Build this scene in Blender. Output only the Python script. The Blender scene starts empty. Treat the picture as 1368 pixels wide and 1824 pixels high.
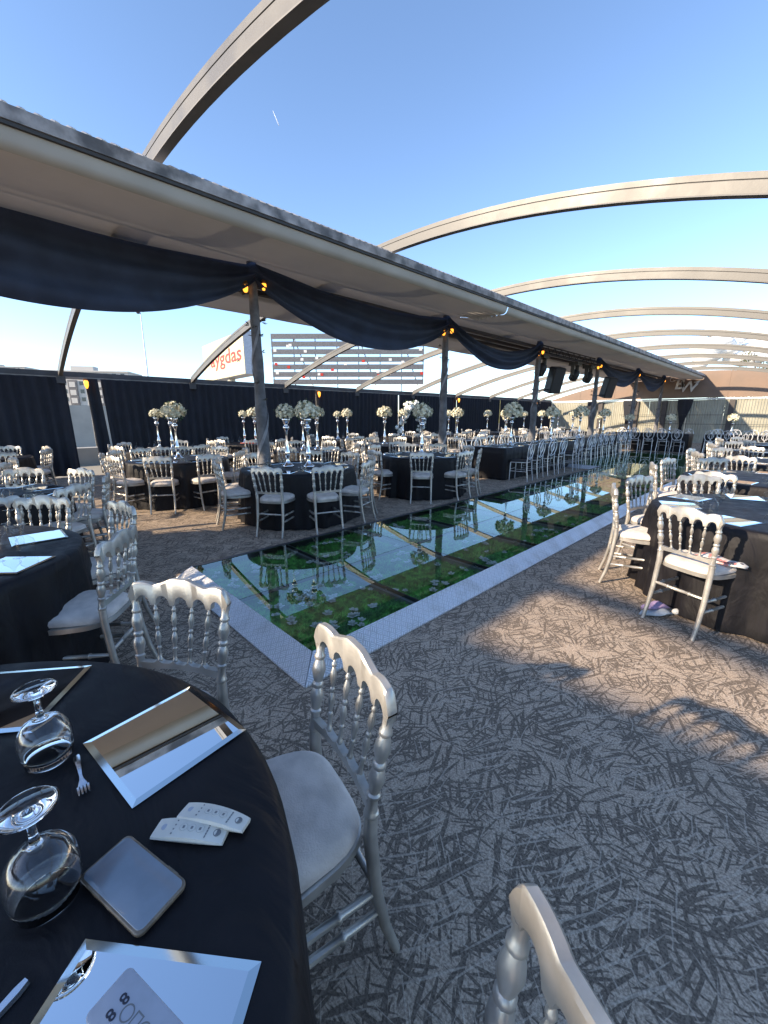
import bpy, math, random
import numpy as np
from mathutils import Vector, Matrix
R = math.radians
rnd = random.Random(7)
S = bpy.context.scene
COL = S.collection

# ------------------------------------------------------------------ camera, sky, sun, exposure
CAMH = 1.52
PITCH = math.atan(172 / 720.0)
YAW = R(45.8)
cam_d = bpy.data.cameras.new('camera')
cam_d.sensor_fit = 'HORIZONTAL'; cam_d.sensor_width = 36.0
cam_d.lens = 36.0 * 720.0 / 1368.0
cam_d.clip_start = 0.03; cam_d.clip_end = 6000
cam = bpy.data.objects.new('camera', cam_d); COL.objects.link(cam)
cam.location = (0, 0, CAMH); cam.rotation_euler = (math.pi / 2 - PITCH, 0, YAW)
S.camera = cam

SUNDIR = Vector((1.0, 2.6, -1.22)).normalized()      # the way the light travels
EL = math.asin(-SUNDIR.z); AZ = math.atan2(-SUNDIR.x, -SUNDIR.y)
W = bpy.data.worlds.new('World'); S.world = W; W.use_nodes = True
wn = W.node_tree; bg = wn.nodes['Background']
sky = wn.nodes.new('ShaderNodeTexSky'); sky.sky_type = 'NISHITA'; sky.sun_disc = False
sky.sun_elevation = EL; sky.sun_rotation = AZ
sky.air_density = 0.8; sky.dust_density = 0.3; sky.ozone_density = 2.2; sky.altitude = 300
wn.links.new(sky.outputs[0], bg.inputs[0]); bg.inputs[1].default_value = 0.118
sun_d = bpy.data.lights.new('sun', 'SUN'); sun_d.energy = 3.0; sun_d.angle = R(0.9); sun_d.color = (1.0, 0.82, 0.60)
sun = bpy.data.objects.new('sun', sun_d); COL.objects.link(sun)
sun.rotation_euler = SUNDIR.to_track_quat('-Z', 'Y').to_euler()
S.view_settings.view_transform = 'Standard'; S.view_settings.look = 'None'
S.view_settings.exposure = 1.72; S.view_settings.gamma = 1.0
S.render.engine = 'CYCLES'
S.cycles.max_bounces = 10; S.cycles.transparent_max_bounces = 16
S.cycles.caustics_reflective = False; S.cycles.caustics_refractive = False

# pixel of the photograph -> point
_f = 720.0
_fw = np.array([-math.sin(YAW) * math.cos(PITCH), math.cos(YAW) * math.cos(PITCH), -math.sin(PITCH)])
_rt = np.array([math.cos(YAW), math.sin(YAW), 0.0]); _up = np.cross(_rt, _fw)
def ray(x, y): return _fw + _rt * (x - 684) / _f - _up * (y - 912) / _f
def on_z(x, y, z=0.0):
    d = ray(x, y); t = (z - CAMH) / d[2]; return Vector((t * d[0], t * d[1], z))
def at(x, y, depth):
    d = ray(x, y) * depth; return Vector((d[0], d[1], CAMH + d[2]))
def on_y(x, y, Y):
    d = ray(x, y); t = Y / d[1]; return Vector((t * d[0], Y, CAMH + t * d[2]))
def proj(P):
    d = np.array(P) - np.array([0, 0, CAMH]); z = float(d @ _fw)
    if z < 0.05: return None
    return (684 + _f * float(d @ _rt) / z, 912 - _f * float(d @ _up) / z, z)

# ------------------------------------------------------------------ materials
class NT:
    def __init__(s, m): s.m = m; s.t = m.node_tree; s.n = s.t.nodes; s.l = s.t.links
    def add(s, kind, **kw):
        n = s.n.new(kind)
        for k, v in kw.items():
            if k.startswith('i_'):
                n.inputs[k[2:].replace('_', ' ')].default_value = v
            else: setattr(n, k, v)
        return n
    def math(s, op, a, b=None, c=None, clamp=False):
        n = s.n.new('ShaderNodeMath'); n.operation = op; n.use_clamp = clamp
        for i, v in enumerate((a, b, c)):
            if v is None: continue
            if isinstance(v, (int, float)): n.inputs[i].default_value = v
            else: s.l.new(v, n.inputs[i])
        return n.outputs[0]
    def mix(s, fac, a, b):
        n = s.n.new('ShaderNodeMix'); n.data_type = 'RGBA'
        for i, v in ((0, fac), (6, a), (7, b)):
            if isinstance(v, (int, float)): n.inputs[i].default_value = v
            elif isinstance(v, tuple): n.inputs[i].default_value = (*v, 1) if len(v) == 3 else v
            else: s.l.new(v, n.inputs[i])
        return n.outputs[2]
    def ramp(s, fac, a, b, lo=0.0, hi=1.0):
        n = s.n.new('ShaderNodeMapRange'); n.interpolation_type = 'SMOOTHSTEP'
        n.inputs[1].default_value = a; n.inputs[2].default_value = b; n.inputs[3].default_value = lo; n.inputs[4].default_value = hi
        s.l.new(fac, n.inputs[0]); return n.outputs[0]

def mat(name, col, rough=0.6, metal=0.0, var=0.15, vs=6.0, bump=0.0, bs=60.0, spec=0.5, emit=None, sheen=0.0):
    m = bpy.data.materials.new(name); m.use_nodes = True; t = NT(m)
    p = t.n['Principled BSDF']; p.inputs['Roughness'].default_value = rough; p.inputs['Metallic'].default_value = metal
    p.inputs['Specular IOR Level'].default_value = spec
    if sheen: p.inputs['Sheen Weight'].default_value = sheen
    tc = t.add('ShaderNodeTexCoord')
    nz = t.add('ShaderNodeTexNoise'); nz.inputs['Scale'].default_value = vs; nz.inputs['Detail'].default_value = 6
    t.l.new(tc.outputs['Object'], nz.inputs['Vector'])
    a = tuple(max(0, c * (1 - var)) for c in col); b = tuple(min(1, c * (1 + var)) for c in col)
    f = t.ramp(nz.outputs['Fac'], 0.3, 0.7)
    t.l.new(t.mix(f, a, b), p.inputs['Base Color'])
    if rough > 0.05: t.l.new(t.ramp(nz.outputs['Fac'], 0.25, 0.75, rough * 0.85, min(1, rough * 1.15)), p.inputs['Roughness'])
    if bump:
        n2 = t.add('ShaderNodeTexNoise'); n2.inputs['Scale'].default_value = bs; n2.inputs['Detail'].default_value = 4
        t.l.new(tc.outputs['Object'], n2.inputs['Vector'])
        bp = t.add('ShaderNodeBump'); bp.inputs['Strength'].default_value = bump; bp.inputs['Distance'].default_value = 0.01
        t.l.new(n2.outputs['Fac'], bp.inputs['Height']); t.l.new(bp.outputs[0], p.inputs['Normal'])
    if emit:
        p.inputs['Emission Color'].default_value = (*emit[0], 1); p.inputs['Emission Strength'].default_value = emit[1]
    return m

def carpet_mat():
    m = bpy.data.materials.new('carpet'); m.use_nodes = True; t = NT(m); p = t.n['Principled BSDF']
    p.inputs['Roughness'].default_value = 0.95; p.inputs['Specular IOR Level'].default_value = 0.15
    tc = t.add('ShaderNodeTexCoord')
    # bend the strokes a little
    nb = t.add('ShaderNodeTexNoise'); nb.inputs['Scale'].default_value = 3.5; nb.inputs['Detail'].default_value = 1
    t.l.new(tc.outputs['Object'], nb.inputs['Vector'])
    sb = t.add('ShaderNodeVectorMath', operation='SUBTRACT'); sb.inputs[1].default_value = (0.5, 0.5, 0.5); t.l.new(nb.outputs['Color'], sb.inputs[0])
    sc = t.add('ShaderNodeVectorMath', operation='SCALE'); sc.inputs['Scale'].default_value = 0.025; t.l.new(sb.outputs[0], sc.inputs[0])
    ad = t.add('ShaderNodeVectorMath', operation='ADD'); t.l.new(tc.outputs['Object'], ad.inputs[0]); t.l.new(sc.outputs[0], ad.inputs[1])
    def strokes(ang, ln, wd, thr, off, soft=0.06):
        mp = t.add('ShaderNodeMapping'); mp.vector_type = 'TEXTURE'
        mp.inputs['Location'].default_value = (off, off * 1.7, 0); mp.inputs['Rotation'].default_value = (0, 0, R(ang)); mp.inputs['Scale'].default_value = (ln, wd, 1)
        t.l.new(ad.outputs[0], mp.inputs['Vector'])
        v = t.add('ShaderNodeTexVoronoi'); v.voronoi_dimensions = '2D'; v.inputs['Scale'].default_value = 1.0
        t.l.new(mp.outputs[0], v.inputs['Vector'])
        # thickness differs from one stroke to the next, and some are missing
        sx = t.add('ShaderNodeSeparateColor'); t.l.new(v.outputs['Color'], sx.inputs[0])
        th = t.math('MULTIPLY', t.ramp(sx.outputs[0], 0.1, 0.9, 0.0, 1.0), thr)
        d = t.math('SUBTRACT', th, v.outputs['Distance'])
        return t.ramp(d, 0.0, soft)
    dark = None
    for a, l, w, th, o in ((62, .40, .034, .32, .1), (112, .36, .031, .30, .7), (20, .38, .030, .28, 1.3), (150, .33, .032, .28, 2.1), (85, .26, .020, .33, 3.3), (40, .24, .018, .31, 4.4), (128, .22, .018, .33, 6.2), (5, .2, .016, .31, 7.1)):
        s_ = strokes(a, l, w, th, o); dark = s_ if dark is None else t.math('MAXIMUM', dark, s_)
    light = None
    for a, l, w, th, o in ((55, .58, .022, .22, 8.1), (68, .48, .017, .23, 9.2), (100, .46, .017, .19, 10.4), (15, .42, .017, .17, 11.5), (142, .42, .017, .18, 12.6)):
        s_ = strokes(a, l, w, th, o, 0.08); light = s_ if light is None else t.math('MAXIMUM', light, s_)
    fib = t.add('ShaderNodeTexNoise'); fib.inputs['Scale'].default_value = 120; fib.inputs['Detail'].default_value = 3; fib.inputs['Roughness'].default_value = 0.7
    t.l.new(tc.outputs['Object'], fib.inputs['Vector'])
    fib2 = t.add('ShaderNodeTexNoise'); fib2.inputs['Scale'].default_value = 380; fib2.inputs['Detail'].default_value = 2
    t.l.new(tc.outputs['Object'], fib2.inputs['Vector'])
    big = t.add('ShaderNodeTexNoise'); big.inputs['Scale'].default_value = 0.8; big.inputs['Detail'].default_value = 5
    t.l.new(tc.outputs['Object'], big.inputs['Vector'])
    f = t.ramp(fib.outputs['Fac'], 0.38, 0.62)
    base = t.mix(f, (0.29, 0.222, 0.165), (0.60, 0.472, 0.355))
    drk = t.mix(f, (0.055, 0.044, 0.036), (0.13, 0.104, 0.082))
    lit = t.mix(f, (0.44, 0.36, 0.28), (0.66, 0.545, 0.43))
    c = t.mix(t.math('MULTIPLY', dark, 0.76), base, drk)
    c = t.mix(t.math('MULTIPLY', light, 0.58), c, lit)
    c = t.mix(t.ramp(big.outputs['Fac'], 0.35, 0.7, 0.0, 0.18), c, (0.20, 0.16, 0.125))
    t.l.new(c, p.inputs['Base Color'])
    h = t.math('ADD', t.math('MULTIPLY', fib2.outputs['Fac'], 0.6), t.math('SUBTRACT', t.math('MULTIPLY', light, 0.5), t.math('MULTIPLY', dark, 0.6)))
    bp = t.add('ShaderNodeBump'); bp.inputs['Strength'].default_value = 0.45; bp.inputs['Distance'].default_value = 0.004
    t.l.new(h, bp.inputs['Height']); t.l.new(bp.outputs[0], p.inputs['Normal'])
    return m

def tread_mat():
    m = bpy.data.materials.new('tread_plate'); m.use_nodes = True; t = NT(m); p = t.n['Principled BSDF']
    p.inputs['Metallic'].default_value = 0.45
    tc = t.add('ShaderNodeTexCoord'); mp = t.add('ShaderNodeMapping'); mp.inputs['Rotation'].default_value = (0, 0, R(45)); mp.inputs['Scale'].default_value = (23, 23, 23)
    t.l.new(tc.outputs['Object'], mp.inputs['Vector'])
    sx = t.add('ShaderNodeSeparateXYZ'); t.l.new(mp.outputs[0], sx.inputs[0])
    u, v = sx.outputs[0], sx.outputs[1]
    ck = t.math('FLOORED_MODULO', t.math('ADD', t.math('FLOOR', u), t.math('FLOOR', v)), 2.0)
    fu = t.math('FRACT', u); fv = t.math('FRACT', v)
    def bars(a, b):
        s1 = t.math('ABSOLUTE', t.math('SUBTRACT', t.math('FRACT', t.math('MULTIPLY', a, 3.0)), 0.5))
        s2 = t.math('ABSOLUTE', t.math('SUBTRACT', b, 0.5))
        return t.math('MULTIPLY', t.ramp(s1, 0.20, 0.34, 1, 0), t.ramp(s2, 0.34, 0.46, 1, 0))
    h = t.math('ADD', t.math('MULTIPLY', bars(fu, fv), ck), t.math('MULTIPLY', bars(fv, fu), t.math('SUBTRACT', 1.0, ck)))
    nz = t.add('ShaderNodeTexNoise'); nz.inputs['Scale'].default_value = 5; nz.inputs['Detail'].default_value = 6
    t.l.new(tc.outputs['Object'], nz.inputs['Vector'])
    dirt = t.ramp(nz.outputs['Fac'], 0.4, 0.7)
    t.l.new(t.mix(dirt, t.mix(h, (0.62, 0.62, 0.63), (0.84, 0.84, 0.86)), t.mix(h, (0.50, 0.49, 0.48), (0.74, 0.73, 0.72))), p.inputs['Base Color'])
    t.l.new(t.ramp(nz.outputs['Fac'], 0.3, 0.7, 0.30, 0.46), p.inputs['Roughness'])
    bp = t.add('ShaderNodeBump'); bp.inputs['Strength'].default_value = 0.9; bp.inputs['Distance'].default_value = 0.004
    t.l.new(h, bp.inputs['Height']); t.l.new(bp.outputs[0], p.inputs['Normal'])
    return m

def glass_panel_mat():
    m = bpy.data.materials.new('runway_glass'); m.use_nodes = True; t = NT(m)
    t.n.remove(t.n['Principled BSDF']); out = t.n['Material Output']
    tr = t.add('ShaderNodeBsdfTransparent'); tr.inputs[0].default_value = (0.92, 0.99, 0.94, 1)
    gl = t.add('ShaderNodeBsdfGlossy'); gl.inputs['Color'].default_value = (0.86, 0.95, 0.93, 1); gl.inputs['Roughness'].default_value = 0.015
    tc = t.add('ShaderNodeTexCoord'); nz = t.add('ShaderNodeTexNoise'); nz.inputs['Scale'].default_value = 3.0; nz.inputs['Detail'].default_value = 5
    t.l.new(tc.outputs['Object'], nz.inputs['Vector'])
    t.l.new(t.ramp(nz.outputs['Fac'], 0.5, 0.8, 0.008, 0.05), gl.inputs['Roughness'])
    lw = t.add('ShaderNodeFresnel'); lw.inputs['IOR'].default_value = 1.28
    mx = t.add('ShaderNodeMixShader'); t.l.new(t.math('ADD', lw.outputs[0], 0.15, clamp=True), mx.inputs[0])
    t.l.new(tr.outputs[0], mx.inputs[1]); t.l.new(gl.outputs[0], mx.inputs[2]); t.l.new(mx.outputs[0], out.inputs[0])
    return m

def clear_glass_mat():
    m = bpy.data.materials.new('drinking_glass'); m.use_nodes = True; t = NT(m)
    t.n.remove(t.n['Principled BSDF']); out = t.n['Material Output']
    tr = t.add('ShaderNodeBsdfTransparent'); tr.inputs[0].default_value = (0.95, 0.96, 0.96, 1)
    gl = t.add('ShaderNodeBsdfGlossy'); gl.inputs['Roughness'].default_value = 0.02
    lw = t.add('ShaderNodeLayerWeight'); lw.inputs[0].default_value = 0.35
    f = t.math('ADD', t.math('MULTIPLY', t.math('POWER', lw.outputs['Facing'], 3.5), 0.85), 0.035, clamp=True)
    mx = t.add('ShaderNodeMixShader'); t.l.new(f, mx.inputs[0])
    t.l.new(tr.outputs[0], mx.inputs[1]); t.l.new(gl.outputs[0], mx.inputs[2]); t.l.new(mx.outputs[0], out.inputs[0])
    return m

def ribbed_panel_mat(name, col, per):
    m = mat(name, col, 0.5, 0, 0.12, 1.5)
    t = NT(m); p = t.n['Principled BSDF']; tc = t.add('ShaderNodeTexCoord')
    sx = t.add('ShaderNodeSeparateXYZ'); t.l.new(tc.outputs['Object'], sx.inputs[0])
    w = t.math('SINE', t.math('MULTIPLY', sx.outputs[0], 2 * math.pi / per))
    bp = t.add('ShaderNodeBump'); bp.inputs['Strength'].default_value = 0.8; bp.inputs['Distance'].default_value = 0.02
    t.l.new(w, bp.inputs['Height']); t.l.new(bp.outputs[0], p.inputs['Normal'])
    return m

def pouch_mat():
    m = bpy.data.materials.new('printed_fabric'); m.use_nodes = True; t = NT(m); p = t.n['Principled BSDF']; p.inputs['Roughness'].default_value = 0.9
    tc = t.add('ShaderNodeTexCoord'); v = t.add('ShaderNodeTexVoronoi'); v.inputs['Scale'].default_value = 28
    t.l.new(tc.outputs['Object'], v.inputs['Vector'])
    sx = t.add('ShaderNodeSeparateColor'); t.l.new(v.outputs['Color'], sx.inputs[0])
    c = t.mix(t.ramp(sx.outputs[0], 0.6, 0.66), (0.62, 0.58, 0.54), (0.6, 0.22, 0.2))
    c = t.mix(t.math('MULTIPLY', t.ramp(sx.outputs[1], 0.75, 0.8), t.ramp(v.outputs['Distance'], 0.3, 0.35, 1, 0)), c, (0.12, 0.12, 0.15))
    t.l.new(c, p.inputs['Base Color']); return m

def membrane_mat(name, col, k):
    m = mat(name, col, 0.6, 0, 0.08, 1.2, 0.08, 14); t = NT(m); p = t.n['Principled BSDF']; out = t.n['Material Output']
    tl = t.add('ShaderNodeBsdfTranslucent'); tl.inputs[0].default_value = (*col, 1)
    mx = t.add('ShaderNodeMixShader'); mx.inputs[0].default_value = k
    t.l.new(p.outputs[0], mx.inputs[1]); t.l.new(tl.outputs[0], mx.inputs[2]); t.l.new(mx.outputs[0], out.inputs[0])
    return m
def crystal_mat():
    m = bpy.data.materials.new('crystal'); m.use_nodes = True; t = NT(m); t.n.remove(t.n['Principled BSDF'])
    gl = t.add('ShaderNodeBsdfGlass'); gl.inputs['Roughness'].default_value = 0.0; gl.inputs['IOR'].default_value = 1.5
    t.l.new(gl.outputs[0], t.n['Material Output'].inputs[0]); return m
M = {}
M['crystal'] = crystal_mat()
M['carpet'] = carpet_mat(); M['tread'] = tread_mat(); M['rglass'] = glass_panel_mat(); M['glass'] = clear_glass_mat()
M['silver'] = mat('silver_paint', (0.46, 0.43, 0.385), 0.34, 0.55, 0.17, 11, 0.06, 90)
M['velvet'] = mat('grey_velvet', (0.60, 0.53, 0.475), 0.9, 0, 0.14, 14, 0.25, 220, 0.2, sheen=0.25)
M['darkseat'] = mat('dark_seat', (0.03, 0.028, 0.03), 0.8, 0, 0.2, 14)
M['hoop'] = mat('clear_grey_plastic', (0.66, 0.65, 0.65), 0.22, 0.35, 0.08, 9)
M['cloth'] = mat('black_cloth', (0.0068, 0.006, 0.0078), 0.58, 0, 0.3, 9, 0.0, 9, 0.26)
def creases(m, sc, st):
    t = NT(m); p = t.n['Principled BSDF']; tc = t.add('ShaderNodeTexCoord'); nz = t.add('ShaderNodeTexNoise')
    nz.inputs['Scale'].default_value = sc; nz.inputs['Detail'].default_value = 3; nz.inputs['Distortion'].default_value = 1.6
    mp = t.add('ShaderNodeMapping'); mp.inputs['Scale'].default_value = (1, 2.6, 1); mp.inputs['Rotation'].default_value = (0, 0, .5)
    t.l.new(tc.outputs['Object'], mp.inputs['Vector']); t.l.new(mp.outputs[0], nz.inputs['Vector'])
    wv = t.add('ShaderNodeTexNoise'); wv.inputs['Scale'].default_value = 420; t.l.new(tc.outputs['Object'], wv.inputs['Vector'])
    bp = t.add('ShaderNodeBump'); bp.inputs['Strength'].default_value = st; bp.inputs['Distance'].default_value = 0.03
    t.l.new(t.math('ADD', nz.outputs['Fac'], t.math('MULTIPLY', wv.outputs['Fac'], 0.02)), bp.inputs['Height']); t.l.new(bp.outputs[0], p.inputs['Normal'])
    return m
creases(M['cloth'], 2.6, 0.45)
M['navy'] = mat('navy_chiffon', (0.040, 0.054, 0.092), 0.8, 0, 0.2, 3, 0.1, 40, 0.25)
M['curtain'] = mat('black_curtain', (0.024, 0.026, 0.035), 0.8, 0, 0.2, 3, 0.1, 60, 0.25)
M['arch'] = mat('cream_steel', (0.115, 0.109, 0.098), 0.45, 0.0, 0.12, 2.5, 0.05, 30)
M['gasket'] = mat('rib_underside', (0.16, 0.155, 0.15), 0.6, 0, 0.15, 3)
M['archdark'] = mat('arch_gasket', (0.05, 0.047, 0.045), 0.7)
M['soffit'] = membrane_mat('canopy_membrane', (0.56, 0.54, 0.525), 0.05)
M['nose'] = mat('canopy_nose', (0.46, 0.43, 0.38), 0.7, 0, 0.10, 1.6)
M['roofsheet'] = mat('roof_sheet', (0.27, 0.28, 0.30), 0.5, 0.4, 0.25, 4)
M['gutter'] = mat('stained_gutter', (0.30, 0.275, 0.26), 0.7, 0, 0.65, 5, 0.2, 25)
M['steel_dark'] = mat('dark_steel', (0.045, 0.045, 0.05), 0.5, 0.3, 0.2, 5)
M['purlin'] = mat('purlin', (0.06, 0.052, 0.05), 0.7, 0, 0.2, 5)
M['wrap'] = mat('grey_wrap', (0.125, 0.125, 0.135), 0.75, 0, 0.35, 7, 0.5, 25)
M['wrap2'] = mat('pale_wrap', (0.27, 0.27, 0.29), 0.75, 0, 0.25, 7, 0.4, 25)
M['leafgrey'] = mat('dusty_leaf', (0.10, 0.105, 0.095), 0.7, 0, 0.3, 20)
M['amber'] = mat('amber_bulb', (0.8, 0.4, 0.08), 0.4, emit=((1.0, 0.34, 0.03), 0.9))
M['lampbody'] = mat('lamp_body', (0.25, 0.12, 0.05), 0.4, 0.6)
M['black'] = mat('black_plastic', (0.018, 0.018, 0.02), 0.5, 0, 0.2, 12)
M['grille'] = mat('speaker_grille', (0.03, 0.03, 0.033), 0.6, 0.2, 0.3, 200)
M['brown'] = mat('brown_panel', (0.185, 0.125, 0.09), 0.6, 0, 0.14, 1.2)
M['ribbed'] = ribbed_panel_mat('ribbed_panel', (0.32, 0.31, 0.25), 0.115)
M['white'] = mat('white_paint', (0.60, 0.59, 0.57), 0.5, 0, 0.06)
M['beam'] = mat('fence_beam', (0.085, 0.085, 0.09), 0.6, 0.2, 0.25, 3)
M['beam2'] = mat('fence_rail', (0.30, 0.27, 0.24), 0.6, 0.1, 0.2, 3)
M['chrome'] = mat('polished_metal', (0.80, 0.79, 0.78), 0.10, 1.0, 0.05)
M['mirror'] = mat('mirror', (0.88, 0.91, 0.92), 0.012, 1.0, 0.01)
M['mirrorrim'] = mat('mirror_bevel', (0.80, 0.88, 0.88), 0.06, 1.0, 0.02)
M['petal'] = mat('cream_petal', (0.74, 0.70, 0.55), 0.75, 0, 0.12, 30)
M['petalw'] = mat('white_petal', (0.90, 0.90, 0.86), 0.7, 0, 0.08, 30)
M['leaf'] = mat('green_leaf', (0.045, 0.085, 0.035), 0.6, 0, 0.4, 30)
M['grass'] = mat('turf_blade', (0.20, 0.56, 0.11), 0.6, 0, 0.7, 14)
M['turf'] = mat('turf_base', (0.10, 0.26, 0.05), 0.9, 0, 0.5, 9, 0.6, 60)
M['cream_plastic'] = mat('ivory_plastic', (0.66, 0.62, 0.54), 0.4, 0, 0.05, 30)
M['greyprint'] = mat('grey_print', (0.20, 0.20, 0.20), 0.6)
M['darkprint'] = mat('dark_print', (0.03, 0.03, 0.045), 0.5)
M['devgrey'] = mat('device_grey', (0.40, 0.41, 0.46), 0.5, 0, 0.05, 40)
M['screen'] = mat('phone_screen', (0.20, 0.225, 0.26), 0.14, 0, 0.10, 14, spec=1.0)
M['case'] = mat('clear_brown_case', (0.16, 0.12, 0.085), 0.25, 0, 0.25, 40)
M['cutlery'] = mat('cutlery', (0.72, 0.72, 0.74), 0.18, 1.0, 0.05)
M['ground'] = mat('ground', (0.30, 0.27, 0.21), 0.95, 0, 0.3, 0.05)
M['concrete'] = mat('pale_concrete', (0.46, 0.43, 0.37), 0.85, 0, 0.12, 1.2)
M['signface'] = mat('sign_cream', (0.62, 0.54, 0.32), 0.5, 0, 0.03)
M['signgrey'] = mat('sign_grey', (0.42, 0.44, 0.50), 0.5, 0.2, 0.1)
M['signred'] = mat('sign_red', (0.45, 0.03, 0.015), 0.5)
M['slatgrey'] = mat('slat_grey', (0.12, 0.125, 0.14), 0.6, 0.2, 0.2)
M['apt'] = mat('apartment_wall', (0.52, 0.49, 0.45), 0.85, 0, 0.06)
M['aptdark'] = mat('apartment_dark', (0.16, 0.15, 0.15), 0.8)
M['win'] = mat('window_glass', (0.05, 0.06, 0.07), 0.1, 0, 0.1)
M['cloud'] = mat('cloud', (0.85, 0.85, 0.86), 1.0, 0, 0.05, 0.01)
M['bark'] = mat('bark', (0.08, 0.06, 0.045), 0.9, 0, 0.3, 10, 0.4, 20)
M['treeleaf'] = mat('tree_leaf', (0.085, 0.095, 0.035), 0.7, 0, 0.4, 3)
M['lilac'] = mat('lilac_fabric', (0.36, 0.26, 0.42), 0.8, 0, 0.15, 20)
M['paleblue'] = mat('pale_blue_fabric', (0.42, 0.46, 0.50), 0.8, 0, 0.12, 20)
M['pouch'] = pouch_mat()
M['redcloth'] = mat('red_napkin', (0.45, 0.09, 0.06), 0.8)

# ------------------------------------------------------------------ mesh helpers
class MB:
    def __init__(s): s.v = []; s.f = []
    def add(s, vs, fs):
        o = len(s.v); s.v.extend(tuple(v) for v in vs); s.f.extend(tuple(i + o for i in f) for f in fs); return s
    def box(s, x0, x1, y0, y1, z0, z1, mtx=None):
        vs = [Vector((x, y, z)) for z in (z0, z1) for y in (y0, y1) for x in (x0, x1)]
        if mtx is not None: vs = [mtx @ v for v in vs]
        return s.add(vs, [(0, 2, 3, 1), (4, 5, 7, 6), (0, 1, 5, 4), (2, 6, 7, 3), (0, 4, 6, 2), (1, 3, 7, 5)])
    def bevbox(s, cx, cy, cz, sx, sy, sz, b, mtx=None):
        # box with chamfered vertical and top edges
        rings = []
        for z, k in ((cz - sz / 2, 0), (cz + sz / 2 - b, 0), (cz + sz / 2, b)):
            hx, hy = sx / 2 - k, sy / 2 - k
            rings.append([Vector((cx + x, cy + y, z)) for x, y in ((-hx + b, -hy), (hx - b, -hy), (hx, -hy + b), (hx, hy - b), (hx - b, hy), (-hx + b, hy), (-hx, hy - b), (-hx, -hy + b))])
        return s.loft(rings, mtx=mtx)
    def loft(s, rings, cap=True, closed=True, mtx=None):
        n = len(rings[0]); vs = [p for r in rings for p in r]
        if mtx is not None: vs = [mtx @ Vector(p) for p in vs]
        fs = []
        for i in range(len(rings) - 1):
            for j in range(n if closed else n - 1):
                k = (j + 1) % n; fs.append((i * n + j, i * n + k, (i + 1) * n + k, (i + 1) * n + j))
        if cap: fs.append(tuple(range(n))[::-1]); fs.append(tuple(range((len(rings) - 1) * n, len(rings) * n)))
        return s.add(vs, fs)
    def tube(s, pts, rad, n=8, cap=True, mtx=None):
        pts = [Vector(p) for p in pts]
        if isinstance(rad, (int, float)): rad = [rad] * len(pts)
        rings = []; up = None
        for i, p in enumerate(pts):
            t = (pts[min(i + 1, len(pts) - 1)] - pts[max(i - 1, 0)]).normalized()
            if up is None: up = Vector((1, 0, 0)) if abs(t.x) < 0.8 else Vector((0, 1, 0))
            u = (up - t * up.dot(t)).normalized(); w = t.cross(u); up = u
            rings.append([p + (u * math.cos(a) + w * math.sin(a)) * rad[i] for a in [2 * math.pi * k / n for k in range(n)]])
        return s.loft(rings, cap, mtx=mtx)
    def lathe(s, prof, n=16, cap=False, mtx=None):
        rings = [[Vector((r * math.cos(a), r * math.sin(a), z)) for a in [2 * math.pi * k / n for k in range(n)]] for r, z in prof]
        return s.loft(rings, cap, mtx=mtx)
    def blob(s, c, r, n=6, m=4, sq=(1, 1, 1)):
        rings = []
        for i in range(m + 1):
            ph = math.pi * (i + 0.001) / (m + 0.002) - math.pi / 2
            rings.append([Vector(c) + Vector((r * sq[0] * math.cos(ph) * math.cos(a), r * sq[1] * math.cos(ph) * math.sin(a), r * sq[2] * math.sin(ph))) for a in [2 * math.pi * k / n for k in range(n)]])
        return s.loft(rings, False)
    def mesh(s, name, m, smooth=False):
        me = bpy.data.meshes.new(name); me.from_pydata([tuple(v) for v in s.v], [], s.f)
        me.materials.append(M[m] if isinstance(m, str) else m)
        if smooth: me.polygons.foreach_set('use_smooth', [True] * len(me.polygons))
        me.update()
        if smooth and smooth != 'all':
            try: me.set_sharp_from_angle(angle=R(42))
            except Exception: pass
        return me
    def build(s, name, m, parent=None, smooth=False, **tags):
        return link(name, s.mesh(name, m, smooth), parent, **tags)

def link(name, data, parent=None, loc=None, rz=None, label=None, cat=None, group=None, kind=None):
    o = bpy.data.objects.new(name, data); COL.objects.link(o)
    if parent is not None: o.parent = parent
    if loc is not None: o.location = loc
    if rz is not None: o.rotation_euler = (0, 0, rz)
    if label: o['label'] = label
    if cat: o['category'] = cat
    if group: o['group'] = group
    if kind: o['kind'] = kind
    return o
def empty(name, loc=(0, 0, 0), rz=0.0, **k):
    o = link(name, None, None, loc, rz, **k); o.empty_display_size = 0.1; return o
def text_mesh(name, body, size, m, extrude=0.004, shear=0.0, bold=0.0, align='CENTER'):
    cu = bpy.data.curves.new(name, 'FONT'); cu.body = body; cu.size = size; cu.extrude = extrude; cu.shear = shear; cu.offset = bold; cu.align_x = align; cu.align_y = 'CENTER'; cu.resolution_u = 3
    ob = bpy.data.objects.new(name, cu); COL.objects.link(ob)
    bpy.context.view_layer.update()
    me = bpy.data.meshes.new_from_object(ob.evaluated_get(bpy.context.evaluated_depsgraph_get()))
    bpy.data.objects.remove(ob); me.materials.clear(); me.materials.append(M[m]); me.name = name
    return me
def lerp(a, b, t): return a + (b - a) * t
def smooth01(t): t = max(0, min(1, t)); return t * t * (3 - 2 * t)

# ------------------------------------------------------------------ setting: ground, floor
XF, YE, YB = -13.0, 29.0, -6.15            # fence line, end wall, added sun block behind the camera
g = MB().add([(-3000, -3000, -.06), (3000, -3000, -.06), (3000, 3000, -.06), (-3000, 3000, -.06)], [(0, 1, 2, 3)])
g.build('ground', 'ground', kind='structure')
f = MB().box(XF + .12, 4.2, YB - .4, YE + .1, -.05, 0.0)
f.build('floor', 'carpet', kind='structure', label='grey carpet woven with dark and pale straw strokes')

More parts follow.
